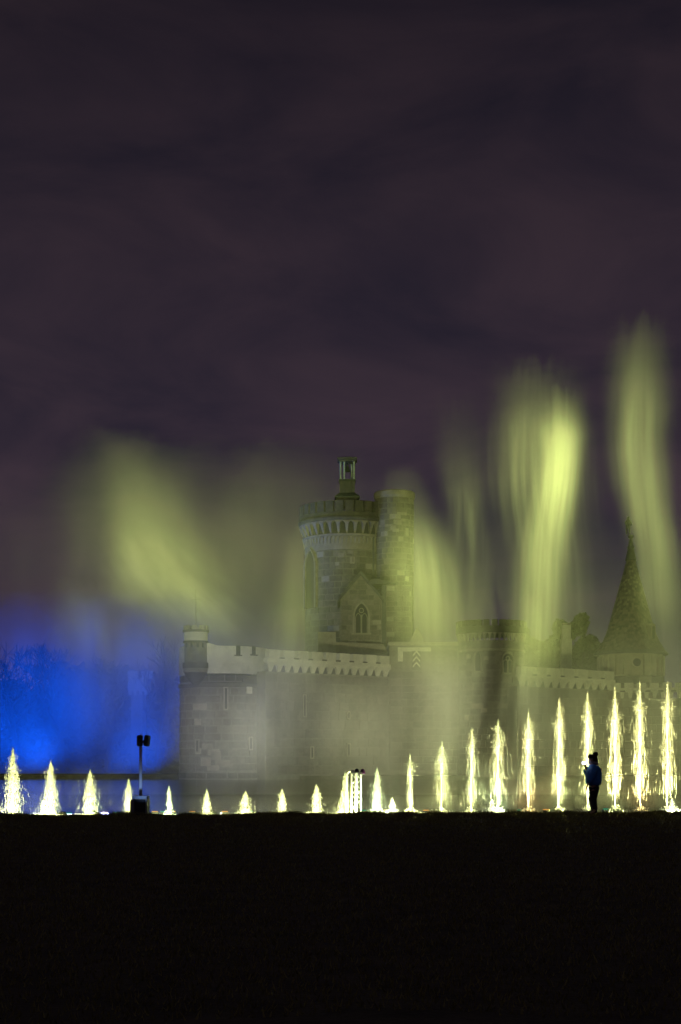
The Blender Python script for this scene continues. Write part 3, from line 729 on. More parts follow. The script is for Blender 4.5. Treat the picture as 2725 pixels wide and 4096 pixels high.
MB().lathe([(sc2(24), zc_(2243)), (sc2(21), zc_(2236)), (sc2(13), zc_(2200)), (sc2(12), zc_(2196)), (sc2(16), zc_(2192)), (sc2(12), zc_(2186)), (sc2(8), zc_(2172)), (sc2(9), zc_(2165)), (sc2(4.5), zc_(2160)), (sc2(4.5), zc_(2156)), (sc2(11), zc_(2152)), (sc2(12), zc_(2143)), (sc2(7), zc_(2140))], 20).build('copper_cap', 'copper', ct, smooth=True)
# dormer slit
ad = on_round(cone_r(2530), 2580, ccx, YC)
dz = zc_(2560, cone_r(2550)); dr = cone_rz(dz)
dm = MB().prism(arch_pts(sc2(24), sc2(66), False), -0.25, 1.6).build('dormer', 'shingle', ct, (dr*math.sin(ad), -dr*math.cos(ad), dz), (0, 0, ad))
MB().prism(arch_pts(sc2(14), sc2(52), False), -0.29, -0.26).build('opening', 'shadepaint', dm, (0, 0, 0.1))
# statue on the tip: standing figure, shield arm at its side
stt = bpy.data.meshes.new('statue')
sv = [(0, 0, 0.95), (0, 0, 1.25), (0, 0, 1.5), (0, 0, 1.66), (0.02, -0.02, 1.86), (0.02, -0.02, 1.98),
      (-0.14, 0, 0.9), (-0.16, 0, 0.5), (-0.15, 0, 0.05), (0.12, 0, 0.9), (0.13, -0.04, 0.5), (0.13, -0.02, 0.05),
      (-0.25, 0, 1.48), (-0.3, -0.02, 1.2), (-0.2, -0.1, 1.02), (0.25, 0, 1.48), (0.36, -0.02, 1.22), (0.30, -0.04, 0.95)]
se = [(0, 1), (1, 2), (2, 3), (3, 4), (4, 5), (0, 6), (6, 7), (7, 8), (0, 9), (9, 10), (10, 11), (2, 12), (12, 13), (13, 14), (2, 15), (15, 16), (16, 17)]
sr = [.23, .22, .25, .12, .20, .16, .13, .1, .09, .13, .1, .09, .1, .08, .07, .1, .08, .07]
stt.from_pydata(sv, se, []); stt.materials.append(M['copper'])
so_ = link('statue', stt, ct, (sc2(-11), 0, zc_(2141)))
k_ = (zc_(2063)-zc_(2141))/2.05; so_.scale = (k_, k_, k_)
md = so_.modifiers.new('skin', 'SKIN')
for i, r_ in enumerate(sr): stt.skin_vertices[0].data[i].radius = (r_, r_)
stt.skin_vertices[0].data[0].use_root = True
sb = so_.modifiers.new('sub', 'SUBSURF'); sb.levels = 1; sb.render_levels = 1

# ------------------------------------------------------------------ far turrets
YF = 152.0
ft = thing('far_turret', 'pale slender turret before the dark trees right of the keep', 'tower', (X(2268, YF), YF, WATER+0.3))
sf = lambda n: S(n, YF); zf = lambda py: Z(py, YF)-WATER-0.3
MB().box(-sf(21), sf(21), 0, 1.2, 0, zf(2555)).box(-sf(17), sf(17), 0.1, 1.1, zf(2555)+0.005, zf(2500)).build('wall', 'pale', ft)
for dx in (-14, -1, 12): MB().box(sf(dx-4), sf(dx+5), 0.05, 1.15, zf(2499.8), zf(2490)).build('merlon', 'palestone', ft)
YW = 150.0
wt = thing('far_turret', 'small pale parapet corner standing in the blue mist left of the bastion', 'tower', (X(545, YW), YW, WATER+0.3))
sw = lambda n: S(n, YW); zw = lambda py: Z(py, YW)-WATER-0.3
MB().box(-sw(20), sw(26), 0, 2.5, 0, zw(2766)).build('wall', 'stone', wt)
MB().box(-sw(32), sw(46), -0.35, 2.8, zw(2765), zw(2715)).build('parapet', 'plaster', wt)
for x0, x1 in ((-32, 12), (24, 66)): MB().box(sw(x0), sw(x1), -0.35, 2.8, zw(2714.8), zw(2684)).build('merlon', 'plaster', wt)
for x0 in (-30, -8, 14, 34): MB().box(sw(x0), sw(x0+11), -0.3, 0.0, zw(2780), zw(2765.2)).build('corbel', 'plaster', wt)

# ------------------------------------------------------------------ trees
def bare_tree(px, Y, top_py, label, seed, spread=0.5, mult=1.0):
    r = random.Random(seed); H = Z(top_py, Y)-WATER
    t = thing('bare_tree', label, 'tree', (X(px, Y), Y, WATER+0.2), 0, 'bare trees behind the blue mist')
    trunk = MB(); crown = MB()
    def grow(p, d, L_, rad, depth):
        q = p; n = 3
        for i in range(n):
            d = (d+Vector((r.uniform(-1, 1), r.uniform(-1, 1), r.uniform(-0.3, 0.6)))*0.14).normalized()
            q2 = q+d*L_/n; r2 = rad*(1-0.3*(i+1)/n)
            (trunk if depth < 2 else crown).tube(q, q2, rad*(1-0.3*i/n), r2, 6 if depth < 2 else 3, False); q = q2
        if depth >= 5: return
        k = 3 if depth < 4 else 4
        for i in range(k):
            a = 2*PI*(i+r.random())/k; s_ = r.uniform(0.45, 0.85)*spread*2
            nd = (d+Vector((math.cos(a), math.sin(a), r.uniform(0, 0.35)))*s_).normalized()
            grow(q-d*L_*r.uniform(0, 0.3), nd, L_*r.uniform(0.62, 0.8), rad*0.62, depth+1)
    grow(Vector((0, 0, 0)), Vector((0, 0, 1)), H*0.30, H*0.022, 0)
    trunk.build('trunk', 'bark', t); tag(crown.build('crown', 'bark', t), kind='stuff')
bare_tree(250, 150, 2440, 'spreading bare tree nearest the left edge behind the blue mist', 3)
bare_tree(430, 156, 2460, 'bare tree between the left tree and the small pale turret', 5)
bare_tree(640, 152, 2500, 'bare tree growing just left of the round bastion', 8)
bare_tree(60, 160, 2470, 'bare tree cut by the left edge of the picture', 13)
def leafy_tree(px, Y, top_py, rx_px, label, seed, n=16000):
    r = np.random.default_rng(seed); H = Z(top_py, Y)-WATER; rx = S(rx_px, Y)
    t = thing('evergreen_tree', label, 'tree', (X(px, Y), Y, WATER+0.2), 0, 'dark trees behind the right castle wall')
    tr = MB().path([(0, 0, 0), (0.1, 0, H*0.35), (0.0, 0.1, H*0.75)], [H*0.03, H*0.022, H*0.008], 8)
    for i in range(7):
        a = i*2.4; z = H*(0.35+0.06*i); tr.tube((0.05, 0, z), (rx*0.6*math.cos(a), rx*0.6*math.sin(a), z+H*0.1), H*0.009, H*0.003, 6)
    tr.build('trunk', 'bark', t)
    nc = 44; cen = r.normal(size=(nc, 3)); cen /= np.linalg.norm(cen, axis=1)[:, None]; cen *= (r.random(nc)**0.5)[:, None]
    cen *= np.array([rx*0.8, rx*0.8, H*0.34]); cen[:, 2] += H*0.60
    idx = r.integers(0, nc, n); d = r.normal(size=(n, 3)); d /= np.linalg.norm(d, axis=1)[:, None]
    rad = rx*0.30*(0.6+0.6*r.random(nc))
    p = cen[idx]+d*(rad[idx]*(0.75+0.35*r.random(n)))[:, None]
    p[:, 2] = np.minimum(p[:, 2], H*1.0)
    u = r.normal(size=(n, 3)); u /= np.linalg.norm(u, axis=1)[:, None]; w = np.cross(u, r.normal(size=(n, 3))); w /= np.linalg.norm(w, axis=1)[:, None]
    s_ = (0.13+0.16*r.random(n))[:, None]
    v = np.empty((n*3, 3)); v[0::3] = p-u*s_; v[1::3] = p+u*s_; v[2::3] = p+w*s_*1.6
    cr = link('crown', tri_mesh('crown', v, 'leaf'), t); tag(cr, kind='stuff')
def treeline(n, x0, x1, Y, top_py, seed):
    r = np.random.default_rng(seed); xa, xb = X(x0, Y), X(x1, Y); H = Z(top_py, Y)-WATER
    x = xa+(xb-xa)*r.random(n); prof = 0.80+0.10*np.sin(x*0.35)+0.08*np.sin(x*0.9+1)+0.05*np.sin(x*2.3)
    z = H*prof*r.random(n)**0.8; y = r.normal(0, 3.0, n)
    p = np.stack([x, y, z], 1); u = r.normal(size=(n, 3)); w = r.normal(size=(n, 3)); s_ = (0.25+0.5*r.random(n))[:, None]
    v = np.empty((n*3, 3)); v[0::3] = p-u*s_*0.6; v[1::3] = p+u*s_*0.6; v[2::3] = p+w*s_
    o = link('treeline', tri_mesh('treeline', v, 'leaf'), None, (0, Y, WATER+0.2))
    tag(o, 'dark wood closing the view behind the blue mist', 'woodland', kind='stuff')
treeline(26000, -600, 900, 178, 2640, 17)
leafy_tree(2335, 162, 2442, 84, 'rounded dark tree touching the left side of the cone roof', 4)
leafy_tree(2215, 166, 2440, 84, 'dark tree behind the slender pale turret', 6)
leafy_tree(2272, 165, 2474, 84, 'dark tree filling the gap between its two taller neighbours', 21)
leafy_tree(2120, 170, 2476, 84, 'lower dark tree rising behind the polygonal tower', 9)

# ------------------------------------------------------------------ fountain jets
YJ = 42.0
def streaks(p, d, L_, W):
    """thin water threads: stretched octahedra at p along d"""
    n = len(p); d = d/np.linalg.norm(d, axis=1)[:, None]
    ref = np.tile(np.array([[0.3, 1.0, 0.1]]), (n, 1)); u = np.cross(d, ref); u /= np.linalg.norm(u, axis=1)[:, None]; w = np.cross(d, u)
    L_ = L_[:, None]; W = W[:, None]
    v = np.empty((n, 6, 3)); v[:, 0] = p-d*L_/2; v[:, 1] = p+d*L_/2
    v[:, 2] = p+u*W; v[:, 3] = p+w*W; v[:, 4] = p-u*W; v[:, 5] = p-w*W
    f = np.array([[0, 3, 2], [0, 4, 3], [0, 5, 4], [0, 2, 5], [1, 2, 3], [1, 3, 4], [1, 4, 5], [1, 5, 2]])
    F = (f[None]+6*np.arange(n)[:, None, None]).reshape(-1, 3)
    return v.reshape(-1, 3), F
def np_mesh(name, v, F, mat, smooth=True):
    me = bpy.data.meshes.new(name); n = len(F)
    me.vertices.add(len(v)); me.vertices.foreach_set('co', v.astype(np.float32).ravel())
    me.loops.add(n*3); me.loops.foreach_set('vertex_index', F.astype(np.int32).ravel())
    me.polygons.add(n); me.polygons.foreach_set('loop_start', np.arange(0, n*3, 3, dtype=np.int32))
    me.polygons.foreach_set('use_smooth', np.ones(n, dtype=bool))
    me.update(calc_edges=True); me.materials.append(M[mat]); return me
def spot(name, parent, loc, target, energy, color, angle, blend=0.6, size=0.05, falloff=None, smooth=0.0):
    l = bpy.data.lights.new(name, 'SPOT'); l.energy = energy; l.color = color; l.spot_size = math.radians(angle); l.spot_blend = blend; l.shadow_soft_size = size
    o = bpy.data.objects.new(name, l); COL.objects.link(o); o.location = loc
    o.rotation_euler = (Vector(target)-Vector(loc)).to_track_quat('-Z', 'Y').to_euler()
    if parent is not None: o.parent = parent
    if falloff:
        l.use_nodes = True; nt = l.node_tree; e = nt.nodes.get('Emission')
        lf = nt.nodes.new('ShaderNodeLightFalloff'); lf.inputs['Strength'].default_value = 1.0; lf.inputs['Smooth'].default_value = smooth
        lf.inputs['Smooth'].default_value = 6.0 if falloff == 'Quadratic' else 0.0; nt.links.new(lf.outputs[falloff], e.inputs['Strength'])
    return o
noz_me = MB().lathe([(0.09, -0.25), (0.09, -0.12), (0.05, -0.10), (0.035, 0.0), (0.02, 0.0)], 12).mesh('nozzle', 'alu')
lamp_me = MB().lathe([(0.05, -0.16), (0.09, -0.13), (0.09, -0.02), (0.075, -0.02), (0.075, -0.05)], 14).mesh('lamp_housing', 'blackplastic')
JET_POWER = 520.0
def jet(px, top_py, base_py, kind, label, seed, tint=(0.95, 1.0, 0.36), lean=0.0, wide=1.0, off=0.0):
    r = np.random.default_rng(seed); H = (base_py-top_py)/FPX*YJ; zb0 = Z(base_py, YJ)-0.05; H += 0.05
    t = thing('fountain_jet', label, 'fountain', (X(px, YJ), YJ+off, zb0), 0, 'row of lit water jets along the pond edge')
    lean = lean+r.uniform(-0.035, 0.035)*(1.8 if kind == 'low' else 1.0)
    g_ = 9.81; v0 = math.sqrt(2*g_*H); T = 2*v0/g_
    V = []; Fs = []; k = 0
    def put(p, d, L_, W):
        nonlocal k
        keep_ = p[:, 2] > 0.0
        v, F = streaks(p[keep_], d[keep_], L_[keep_], W[keep_]); V.append(v); Fs.append(F+k); k += len(v)
    def ballistic(n, vs_lo, vs_hi, sx, tlo, thi, L_, W, pow_=1.0, taper=1.0):
        q = r.random(n)**0.8; vv = v0*(vs_lo+(vs_hi-vs_lo)*q)
        tt = (2*vv/g_)*(tlo+(thi-tlo)*r.random(n)**pow_)
        sp_ = sx*((1-taper)+taper*np.sqrt(np.maximum(0.0, 1-(vv/v0)**2)*2.4+0.012))
        vx = r.normal(0, 1, n)*sp_+lean; vy = r.normal(0, 1, n)*sp_
        p = np.stack([vx*tt, vy*tt, vv*tt-g_*tt*tt/2], 1); d = np.stack([vx, vy, vv-g_*tt], 1)
        sp = np.abs(d[:, 2])/v0
        put(p, d, L_*(0.35+0.9*sp)*(0.6+0.8*r.random(n)), W*(0.6+0.8*r.random(n)))
    if kind == 'cone':
        ballistic(int(1300*H)+500, 0.86, 1.0, 0.045*wide, 0.0, 0.66, 0.18, 0.0080)        # rising core
        ballistic(int(620*H)+180, 0.62, 0.97, 0.125*wide, 0.30, 1.0, 0.24, 0.0028)       # falling skirt
        ballistic(int(110*H)+60, 0.50, 0.95, 0.23*wide, 0.4, 1.0, 0.18, 0.0018, taper=0.5)         # outer drops
        nb = int(260*H)+150
    elif kind == 'tall':
        ballistic(int(620*H), 0.95, 1.0, 0.011, 0.0, 0.50, 0.34, 0.0100, taper=0.7)      # the column
        ballistic(int(560*H), 0.84, 1.0, 0.025*wide, 0.30, 0.50, 0.24, 0.0040)           # its swelling head
        ballistic(int(95*H), 0.80, 0.97, 0.072*wide, 0.45, 0.95, 0.50, 0.0019, 1.2, taper=0.35)
        ballistic(int(50*H), 0.6, 0.95, 0.135*wide, 0.4, 0.95, 0.28, 0.0015, taper=0.35)
        # ragged burst where the column breaks up
        n = int(60*wide)+10; zc = H*(0.72+0.06*r.random()); a = r.random(n)*2*PI; e = r.normal(0.1, 0.5, n)
        d = np.stack([np.cos(a)*np.cos(e), np.sin(a)*np.cos(e), np.sin(e)], 1); rr = 0.02+0.23*wide*r.random(n)**1.3
        p = d*rr[:, None]; p[:, 2] += zc+r.normal(0, 0.07, n)+0.1*(rr/0.2); put(p, d+np.array([[0, 0, -0.3]]), 0.04+0.12*r.random(n), 0.0016+0.0026*r.random(n))
        nb = 300
    else:   # low bubbling jet
        ballistic(int(1500*H)+160, 0.84, 1.0, 0.048*wide, 0.0, 0.66, 0.11, 0.0070)
        ballistic(int(700*H)+80, 0.70, 0.98, 0.14*wide, 0.35, 1.0, 0.08, 0.0065)
        ballistic(90, 0.5, 0.95, 0.34*wide, 0.4, 1.0, 0.06, 0.0038)
        nb = 160
    v = np.concatenate(V); F = np.concatenate(Fs)
    w_ = link('water_column', np_mesh('water_column', v, F, 'water'), t); tag(w_, kind='stuff')
    # splash round the foot
    a = r.random(nb)*2*PI; rad = np.abs(r.normal(0, 0.11*wide+0.04, nb)); h = np.abs(r.normal(0, 0.085, nb))*np.exp(-rad*3)
    p = np.stack([np.cos(a)*rad, np.sin(a)*rad, 0.03+h], 1); d = np.stack([np.cos(a)*0.7, np.sin(a)*0.7, np.ones(nb)], 1)
    v, F = streaks(p, d, 0.03+0.05*r.random(nb), 0.008+0.012*r.random(nb))
    s_ = link('splash', np_mesh('splash', v, F, 'water'), t); tag(s_, kind='stuff')
    link('nozzle', noz_me, t, (0, 0, 0.0))
    for dx in (-0.22, 0.22):
        lz = min(-0.02, 0.0); lp = (dx, -0.62, -0.02)
        h_ = link('lamp_housing', lamp_me, t, lp)
        tgt = (0, 0, H*0.42); ang = math.degrees(math.atan2(H*0.62, 0.6))
        spot('jet_lamp', h_, (0, 0, 0.0), (tgt[0]-lp[0], tgt[1]-lp[1], tgt[2]-lp[2]), JET_POWER*(0.35+0.36*H*H*0.42), tint, 108, 0.6, 0.04)
    return t
Q = 4096/2357.0
jets = [ (30,1722,1878,'cone','widest cone-shaped jet at the left edge',1,1.15), (118,1752,1878,'cone','cone-shaped jet second from the left edge',2,1.1),
 (209,1773,1877,'cone','cone-shaped jet third from the left, left of the speaker pole',3,1.25), (299,1795,1876,'cone','white jet right behind the speaker box',4,0.8),
 (388,1810,1876,'low','slim low jet just right of the speaker pole',5,0.55), (476,1817,1876,'low','low jet second to the right of the speaker pole',6,0.8),
 (565,1822,1875,'low','shortest broad jet, third to the right of the speaker pole',7,1.25), (648,1817,1874,'low','low bent jet, third left of the truss tower',8,1.0),
 (727,1806,1873,'low','low jet next but one left of the truss tower',9,1.0), (793,1778,1872,'cone','jet half hidden by the pipe of the truss tower',10,0.85),
 (869,1768,1871,'cone','slim cone-shaped jet just right of the truss tower',11,0.85), (945,1740,1871,'tall','jet second to the right of the truss tower',12,0.9),
 (1016,1711,1871,'tall','jet with a broad skirt, third right of the truss tower',13,1.7), (1085,1679,1871,'tall','jet fourth to the right of the truss tower',14,1.2),
 (1146,1659,1870,'tall','jet fifth to the right of the truss tower',15,1.5), (1216,1637,1868,'tall','jet third to the left of the standing person',16,1.35),
 (1286,1611,1867,'tall','jet with a side burst directly left of the standing person',17,1.0), (1353,1596,1866,'tall','jet rising right behind the standing person',18,0.95),
 (1416,1586,1866,'tall','jet directly right of the standing person',19,1.1), (1474,1572,1866,'tall','orange tinged tall jet, second from the right edge',20,1.0),
 (1536,1572,1866,'tall','tallest jet with a wide burst nearest the right edge',21,1.2)]
for qx, qt, qb, kd, lb, sd, wd in jets:
    tint = (0.95, 1.0, 0.36)
    if sd in (20, 16): tint = (1.0, 0.74, 0.26)
    if sd in (11, 15, 5): tint = (0.78, 1.0, 0.46)
    jet(qx*Q, qt*Q, qb*Q, kd, lb, sd, tint, lean=(-0.10 if sd == 4 else 0.08 if sd == 8 else 0.0), wide=wd)
for qx, qt, qb, lb, sd in ((91, 1843, 1877, 'tiny jet between the first two cone-shaped jets at left', 31), (906, 1838, 1871, 'tiny jet between two slim jets right of the truss tower', 32), (1556, 1838, 1866, 'tiny jet at the foot of the tallest jet by the right edge', 33), (1138, 1842, 1870, 'tiny jet at the foot of the fifth jet right of the truss', 34)):
    jet(qx*Q, qt*Q, qb*Q, 'low', lb, sd, (0.92, 1.0, 0.5), wide=0.9, off=0.5)

# small marker lights floating on the pond
marks = [(275, 3252, 't'), (420, 3249, 'o'), (467, 3250, 't'), (620, 3246, 'o'), (655, 3247, 't'), (690, 3246, 'o'), (770, 3246, 'o'), (900, 3246, 'o'), (1455, 3241, 't'), (1545, 3241, 'o'),
         (1705, 3241, 'o'), (2185, 3238, 'o'), (2425, 3236, 't'), (1000, 3245, 't'), (310, 3256, 'w'), (2080, 3240, 't')]
names = {'t': 'teal', 'o': 'orange', 'w': 'white'}
bar = {k: MB().box(-0.09, 0.09, -0.03, 0.03, 0.0, 0.028).mesh('light_bar', 'led_'+names[k]) for k in names}
flo = MB().box(-0.12, 0.12, -0.06, 0.06, -0.12, -0.002).mesh('float', 'blackplastic')
order = {'t': 0, 'o': 0, 'w': 0}
ordn = ['first', 'second', 'third', 'fourth', 'fifth', 'sixth', 'seventh', 'eighth']
for px, py, c in sorted(marks):
    Y = 44.3; n_ = ordn[order[c]]; order[c] += 1
    t = thing('marker_light', 'small %s marker light floating on the pond, %s of its colour from the left' % (names[c], n_) if c != 'w' else 'small white marker light on the pond beside the third jet', 'light', (X(px, Y), Y, Z(py, Y)-0.014), 0, 'marker lights floating on the pond')
    link('light_bar', bar[c], t); link('float', flo, t)

# ------------------------------------------------------------------ speaker pole on its box
YS = 40.0
sp = thing('speaker_pole', 'pair of black loudspeakers on a silver pole fixed to a low box', 'loudspeaker', (X(563, YS), YS, Z(3262, YS)))
s0 = lambda n: S(n, YS); z0_ = lambda py: Z(py, YS)-Z(3262, YS)
bxm = MB().box(-s0(20), s0(24), -0.25, 0.25, -0.05, z0_(3198)).build('base_box', 'blackplastic', sp)
MB().box(-s0(31), -s0(20.4), -0.28, 0.28, -0.05, z0_(3196)).build('side_panel', 'greypaint', sp)
MB().box(s0(24.4), s0(31), -0.28, 0.28, -0.05, z0_(3192)).build('side_panel', 'greypaint', sp)
MB().add([(-s0(30), -0.3, z0_(3183)), (s0(33), -0.3, z0_(3183)), (s0(25), -0.3, z0_(3195)), (-s0(22), -0.3, z0_(3195)), (-s0(30), 0.3, z0_(3183)), (s0(33), 0.3, z0_(3183)), (s0(25), 0.3, z0_(3195)), (-s0(22), 0.3, z0_(3195))],
         [(0, 3, 2, 1), (4, 5, 6, 7), (0, 1, 5, 4), (1, 2, 6, 5), (2, 3, 7, 6), (3, 0, 4, 7)]).build('top_tray', 'greypaint', sp)
MB().box(-s0(40), -s0(32), -0.1, 0.25, -0.05, z0_(3200)).build('cable_duct', M['patch'] if False else 'palestone', sp)
MB().tube((0, 0, z0_(3184)), (0, 0, z0_(2980)), s0(6), s0(6), 16).build('pole', 'palemetal', sp, smooth=True)
upt = thing('pole_uplight', 'small black uplight in the grass before the speaker pole', 'light', (X(553, 39.1), 39.1, lawn_h(X(553, 39.1), 39.1)+0.07))
upl = MB().lathe([(0.03, -0.07), (0.05, -0.05), (0.05, 0.0), (0.038, 0.0), (0.03, -0.02)], 14).build('housing', 'blackplastic', upt)
spot('blue_uplight', upt, (0, 0, 0.01), (0.03, 0.95, 1.25), 36.0, (0.30, 0.50, 1.0), 62, 0.9, 0.03)
def rounded_box(w, d, h, b=0.05):
    bm = bmesh.new(); bmesh.ops.create_cube(bm, size=1.0)
    for v in bm.verts: v.co = Vector((v.co.x*w, v.co.y*d, v.co.z*h))
    bmesh.ops.bevel(bm, geom=bm.edges[:], offset=b, segments=3, affect='EDGES', profile=0.6)
    me = bpy.data.meshes.new('speaker_cabinet'); bm.to_mesh(me); bm.free(); me.materials.append(M['blackplastic']); return me
cab = rounded_box(s0(22), 0.15, s0(45), 0.055)
gri = MB().lathe([(0.07, 0), (0.07, 0.02), (0.05, 0.03), (0.02, 0.02)], 16).mesh('woofer', 'blackplastic')
for dx, ry, rz in ((-3, 0.0, 0.5), (26, math.radians(8), -0.5)):
    c = link('speaker_cabinet', cab, sp, (s0(dx), -0.02, z0_(2963)), (0, ry, rz)); link('woofer', gri, c, (0, -0.073, -0.03), (PI/2, 0, 0))
MB().box(-s0(4), s0(4), -0.03, 0.03, z0_(2942), z0_(2936)).tube((-s0(2), 0.02, z0_(2975)), (s0(27), 0.02, z0_(2975)), 0.018, seg=8).build('bracket', 'alu', sp)

# ------------------------------------------------------------------ truss tower with pipe and moving heads
YT2 = 41.75
tt = thing('truss_tower', 'short silver lattice truss with a bent pipe and two stage lamps among the jets', 'truss', (X(1425, YT2), YT2, Z(3268, YT2)))
s1 = lambda n: S(n, YT2); z1_ = lambda py: Z(py, YT2)-Z(3268, YT2)
for dx, dy in ((-18, -0.13), (-2, -0.13), (3, 0.13), (19, 0.13)):
    MB().tube((s1(dx), dy, -0.05), (s1(dx), dy, z1_(3093)), s1(3.2), seg=10).build('chord', 'palemetal', tt, smooth=False)
def brace(xa, ya, xb, yb):
    n = 8; zt = z1_(3097); zz = 0.06
    for i in range(n):
        za, zb2 = zz+(zt-zz)*i/n, zz+(zt-zz)*(i+1)/n
        a, b = ((xa, ya), (xb, yb)) if i % 2 == 0 else ((xb, yb), (xa, ya))
        MB().tube((s1(a[0]), a[1], za), (s1(b[0]), b[1], zb2), s1(1.5), seg=6).build('brace', 'alu', tt)
brace(-18, -0.13, -2, -0.13); brace(3, 0.13, 19, 0.13); brace(-2, -0.13, 19, 0.13); brace(-18, -0.13, 3, 0.13)
MB().box(-s1(22), s1(24), -0.17, 0.17, z1_(3092.8), z1_(3088)).build('top_plate', 'alu', tt)
MB().path([(s1(-37), 0.02, -0.05), (s1(-37), 0.02, z1_(3105)), (s1(-35), 0.02, z1_(3092)), (s1(-28), 0.02, z1_(3085)), (s1(10), 0.02, z1_(3084))], [s1(4.6)]*5, 12).build('bent_pipe', 'palemetal', tt)
MB().tube((s1(-52), 0.02, z1_(3107)), (s1(-28), 0.02, z1_(3106)), s1(2), seg=8).build('pipe_clamp', 'alu', tt)
def dome(dx, py, w, h, mat):
    y = MB().lathe([(s1(w), 0), (s1(w), s1(3)), (s1(w*0.92), s1(h*0.45)), (s1(w*0.7), s1(h*0.8)), (s1(w*0.35), s1(h*0.96)), (0.002, s1(h))], 18).build('lamp_head', mat, tt, (s1(dx), -0.05, z1_(py)), smooth=True)
    MB().lathe([(s1(w*1.08), -s1(2)), (s1(w*1.08), s1(2.5))], 18).build('rim', mat, y)
dome(3, 3087, 8.5, 13, 'blackplastic'); dome(26, 3093, 10.5, 18, 'purple')
MB().box(s1(18), s1(34), -0.09, 0.0, z1_(3098), z1_(3094)).build('lamp_base', 'greypaint', tt)

# ------------------------------------------------------------------ person with a phone
YP = 39.7
pz = lawn_h(X(2368, YP), YP)
person = thing('person', 'person in a blue jacket and dark woollen hat filming the jets with a phone', 'person', (X(2372, YP), YP, pz))
KP = (Z(3012, YP)-pz)/1.78
def skin(name, verts, edges, mat, sub=2, root=0, parent=None, loc=(0, 0, 0)):
    me = bpy.data.meshes.new(name); me.from_pydata([tuple(Vector(v[:3])*KP) for v in verts], edges, []); me.materials.append(M[mat])
    o = link(name, me, parent, loc)
    o.modifiers.new('skin', 'SKIN').use_smooth_shade = True
    for i, v in enumerate(verts):
        rx = v[3]*KP; ry = (v[4] if len(v) > 4 else v[3])*KP
        me.skin_vertices[0].data[i].radius = (rx, ry); me.skin_vertices[0].data[i].use_root = (i == root)
    sb = o.modifiers.new('sub', 'SUBSURF'); sb.levels = sub; sb.render_levels = sub
    return o
# facing -X (towards the phone); y>0 is away from the camera
bv = [(0, 0, 0.95, .13), (0, 0, 1.15, .13), (0.0, 0, 1.36, .13), (-0.01, 0, 1.46, .06), (-0.03, 0, 1.58, .085), (-0.03, 0, 1.69, .085),
      (0, -0.10, 0.9, .09), (0.01, -0.11, 0.5, .06), (0.03, -0.11, 0.08, .045), (-0.10, -0.11, 0.03, .035),
      (0, 0.10, 0.9, .09), (-0.02, 0.11, 0.5, .06), (0.0, 0.11, 0.08, .045), (-0.13, 0.11, 0.03, .035),
      (0, -0.19, 1.38, .06), (-0.09, -0.26, 1.10, .045), (-0.20, -0.24, 0.85, .035), (-0.215, -0.235, 0.78, .035),
      (0, 0.19, 1.38, .06), (-0.11, 0.23, 1.16, .045), (-0.19, 0.12, 1.36, .035), (-0.195, 0.08, 1.41, .034),
      (-0.118, 0, 1.585, .022), (-0.105, 0, 1.53, .03)]
be = [(0, 1), (1, 2), (2, 3), (3, 4), (4, 5), (0, 6), (6, 7), (7, 8), (8, 9), (0, 10), (10, 11), (11, 12), (12, 13), (2, 14), (14, 15), (15, 16), (16, 17), (2, 18), (18, 19), (19, 20), (20, 21), (4, 22), (4, 23)]
# fingers: hanging hand and phone hand
def fingers(vi, base, dirs):
    for d, L_, r_ in dirs:
        i0 = len(bv); b = Vector(base); d = Vector(d)
        bv.append((*(b+d*L_*0.5), r_)); bv.append((*(b+d*L_+Vector((-0.008, 0, 0))*0), r_*0.85)); be.append((vi, i0)); be.append((i0, i0+1))
fingers(17, (-0.215, -0.235, 0.78), [((0.25, -0.25, -1), .085, .009), ((0.08, -0.08, -1), .095, .009), ((-0.1, 0.08, -1), .09, .009), ((-0.28, 0.22, -1), .075, .008), ((-0.9, -0.2, -0.45), .06, .010)])
fingers(21, (-0.195, 0.08, 1.41), [((-0.6, -0.6, 0.9), .085, .009), ((-0.65, -0.35, 1), .09, .009), ((-0.7, -0.1, 1), .085, .009), ((-0.7, 0.15, 0.9), .075, .008), ((0.1, -0.9, 0.7), .06, .010)])
body = skin('body', bv, be, 'skin', 2, 0, person)
jv = [(0.02, 0, 0.80, .235), (0.02, 0, 0.98, .27), (0.02, 0, 1.20, .27), (0.02, 0, 1.36, .22), (0.01, 0, 1.46, .10),
      (0.01, -0.2, 1.34, .115), (-0.09, -0.27, 1.10, .100), (-0.19, -0.245, 0.90, .072), (0.01, 0.2, 1.34, .115), (-0.13, 0.26, 1.13, .10), (-0.19, 0.16, 1.31, .070)]
je = [(0, 1), (1, 2), (2, 3), (3, 4), (3, 5), (5, 6), (6, 7), (3, 8), (8, 9), (9, 10)]
jk = skin('jacket', jv, je, 'jacket', 2, 0, person)
tv = [(0.03, 0, 0.88, .19), (0.03, 0, 0.80, .19), (0.02, -0.085, 0.68, .15), (0.0, -0.09, 0.46, .10), (0.055, -0.09, 0.10, .078),
      (0.02, 0.085, 0.68, .145), (-0.01, 0.09, 0.46, .10), (0.04, 0.09, 0.10, .078)]
te = [(0, 1), (1, 2), (2, 3), (3, 4), (1, 5), (5, 6), (6, 7)]
skin('trousers', tv, te, 'trousers', 2, 0, person)
for yy, xo in ((-0.09, 0.05), (0.09, 0.02)):
    skin('boot', [(xo+0.02, yy, 0.16, .065), (xo+0.02, yy, 0.06, .065), (xo-0.08, yy, 0.05, .055), (xo-0.16, yy, 0.04, .042)], [(0, 1), (1, 2), (2, 3)], 'boot', 2, 0, person)
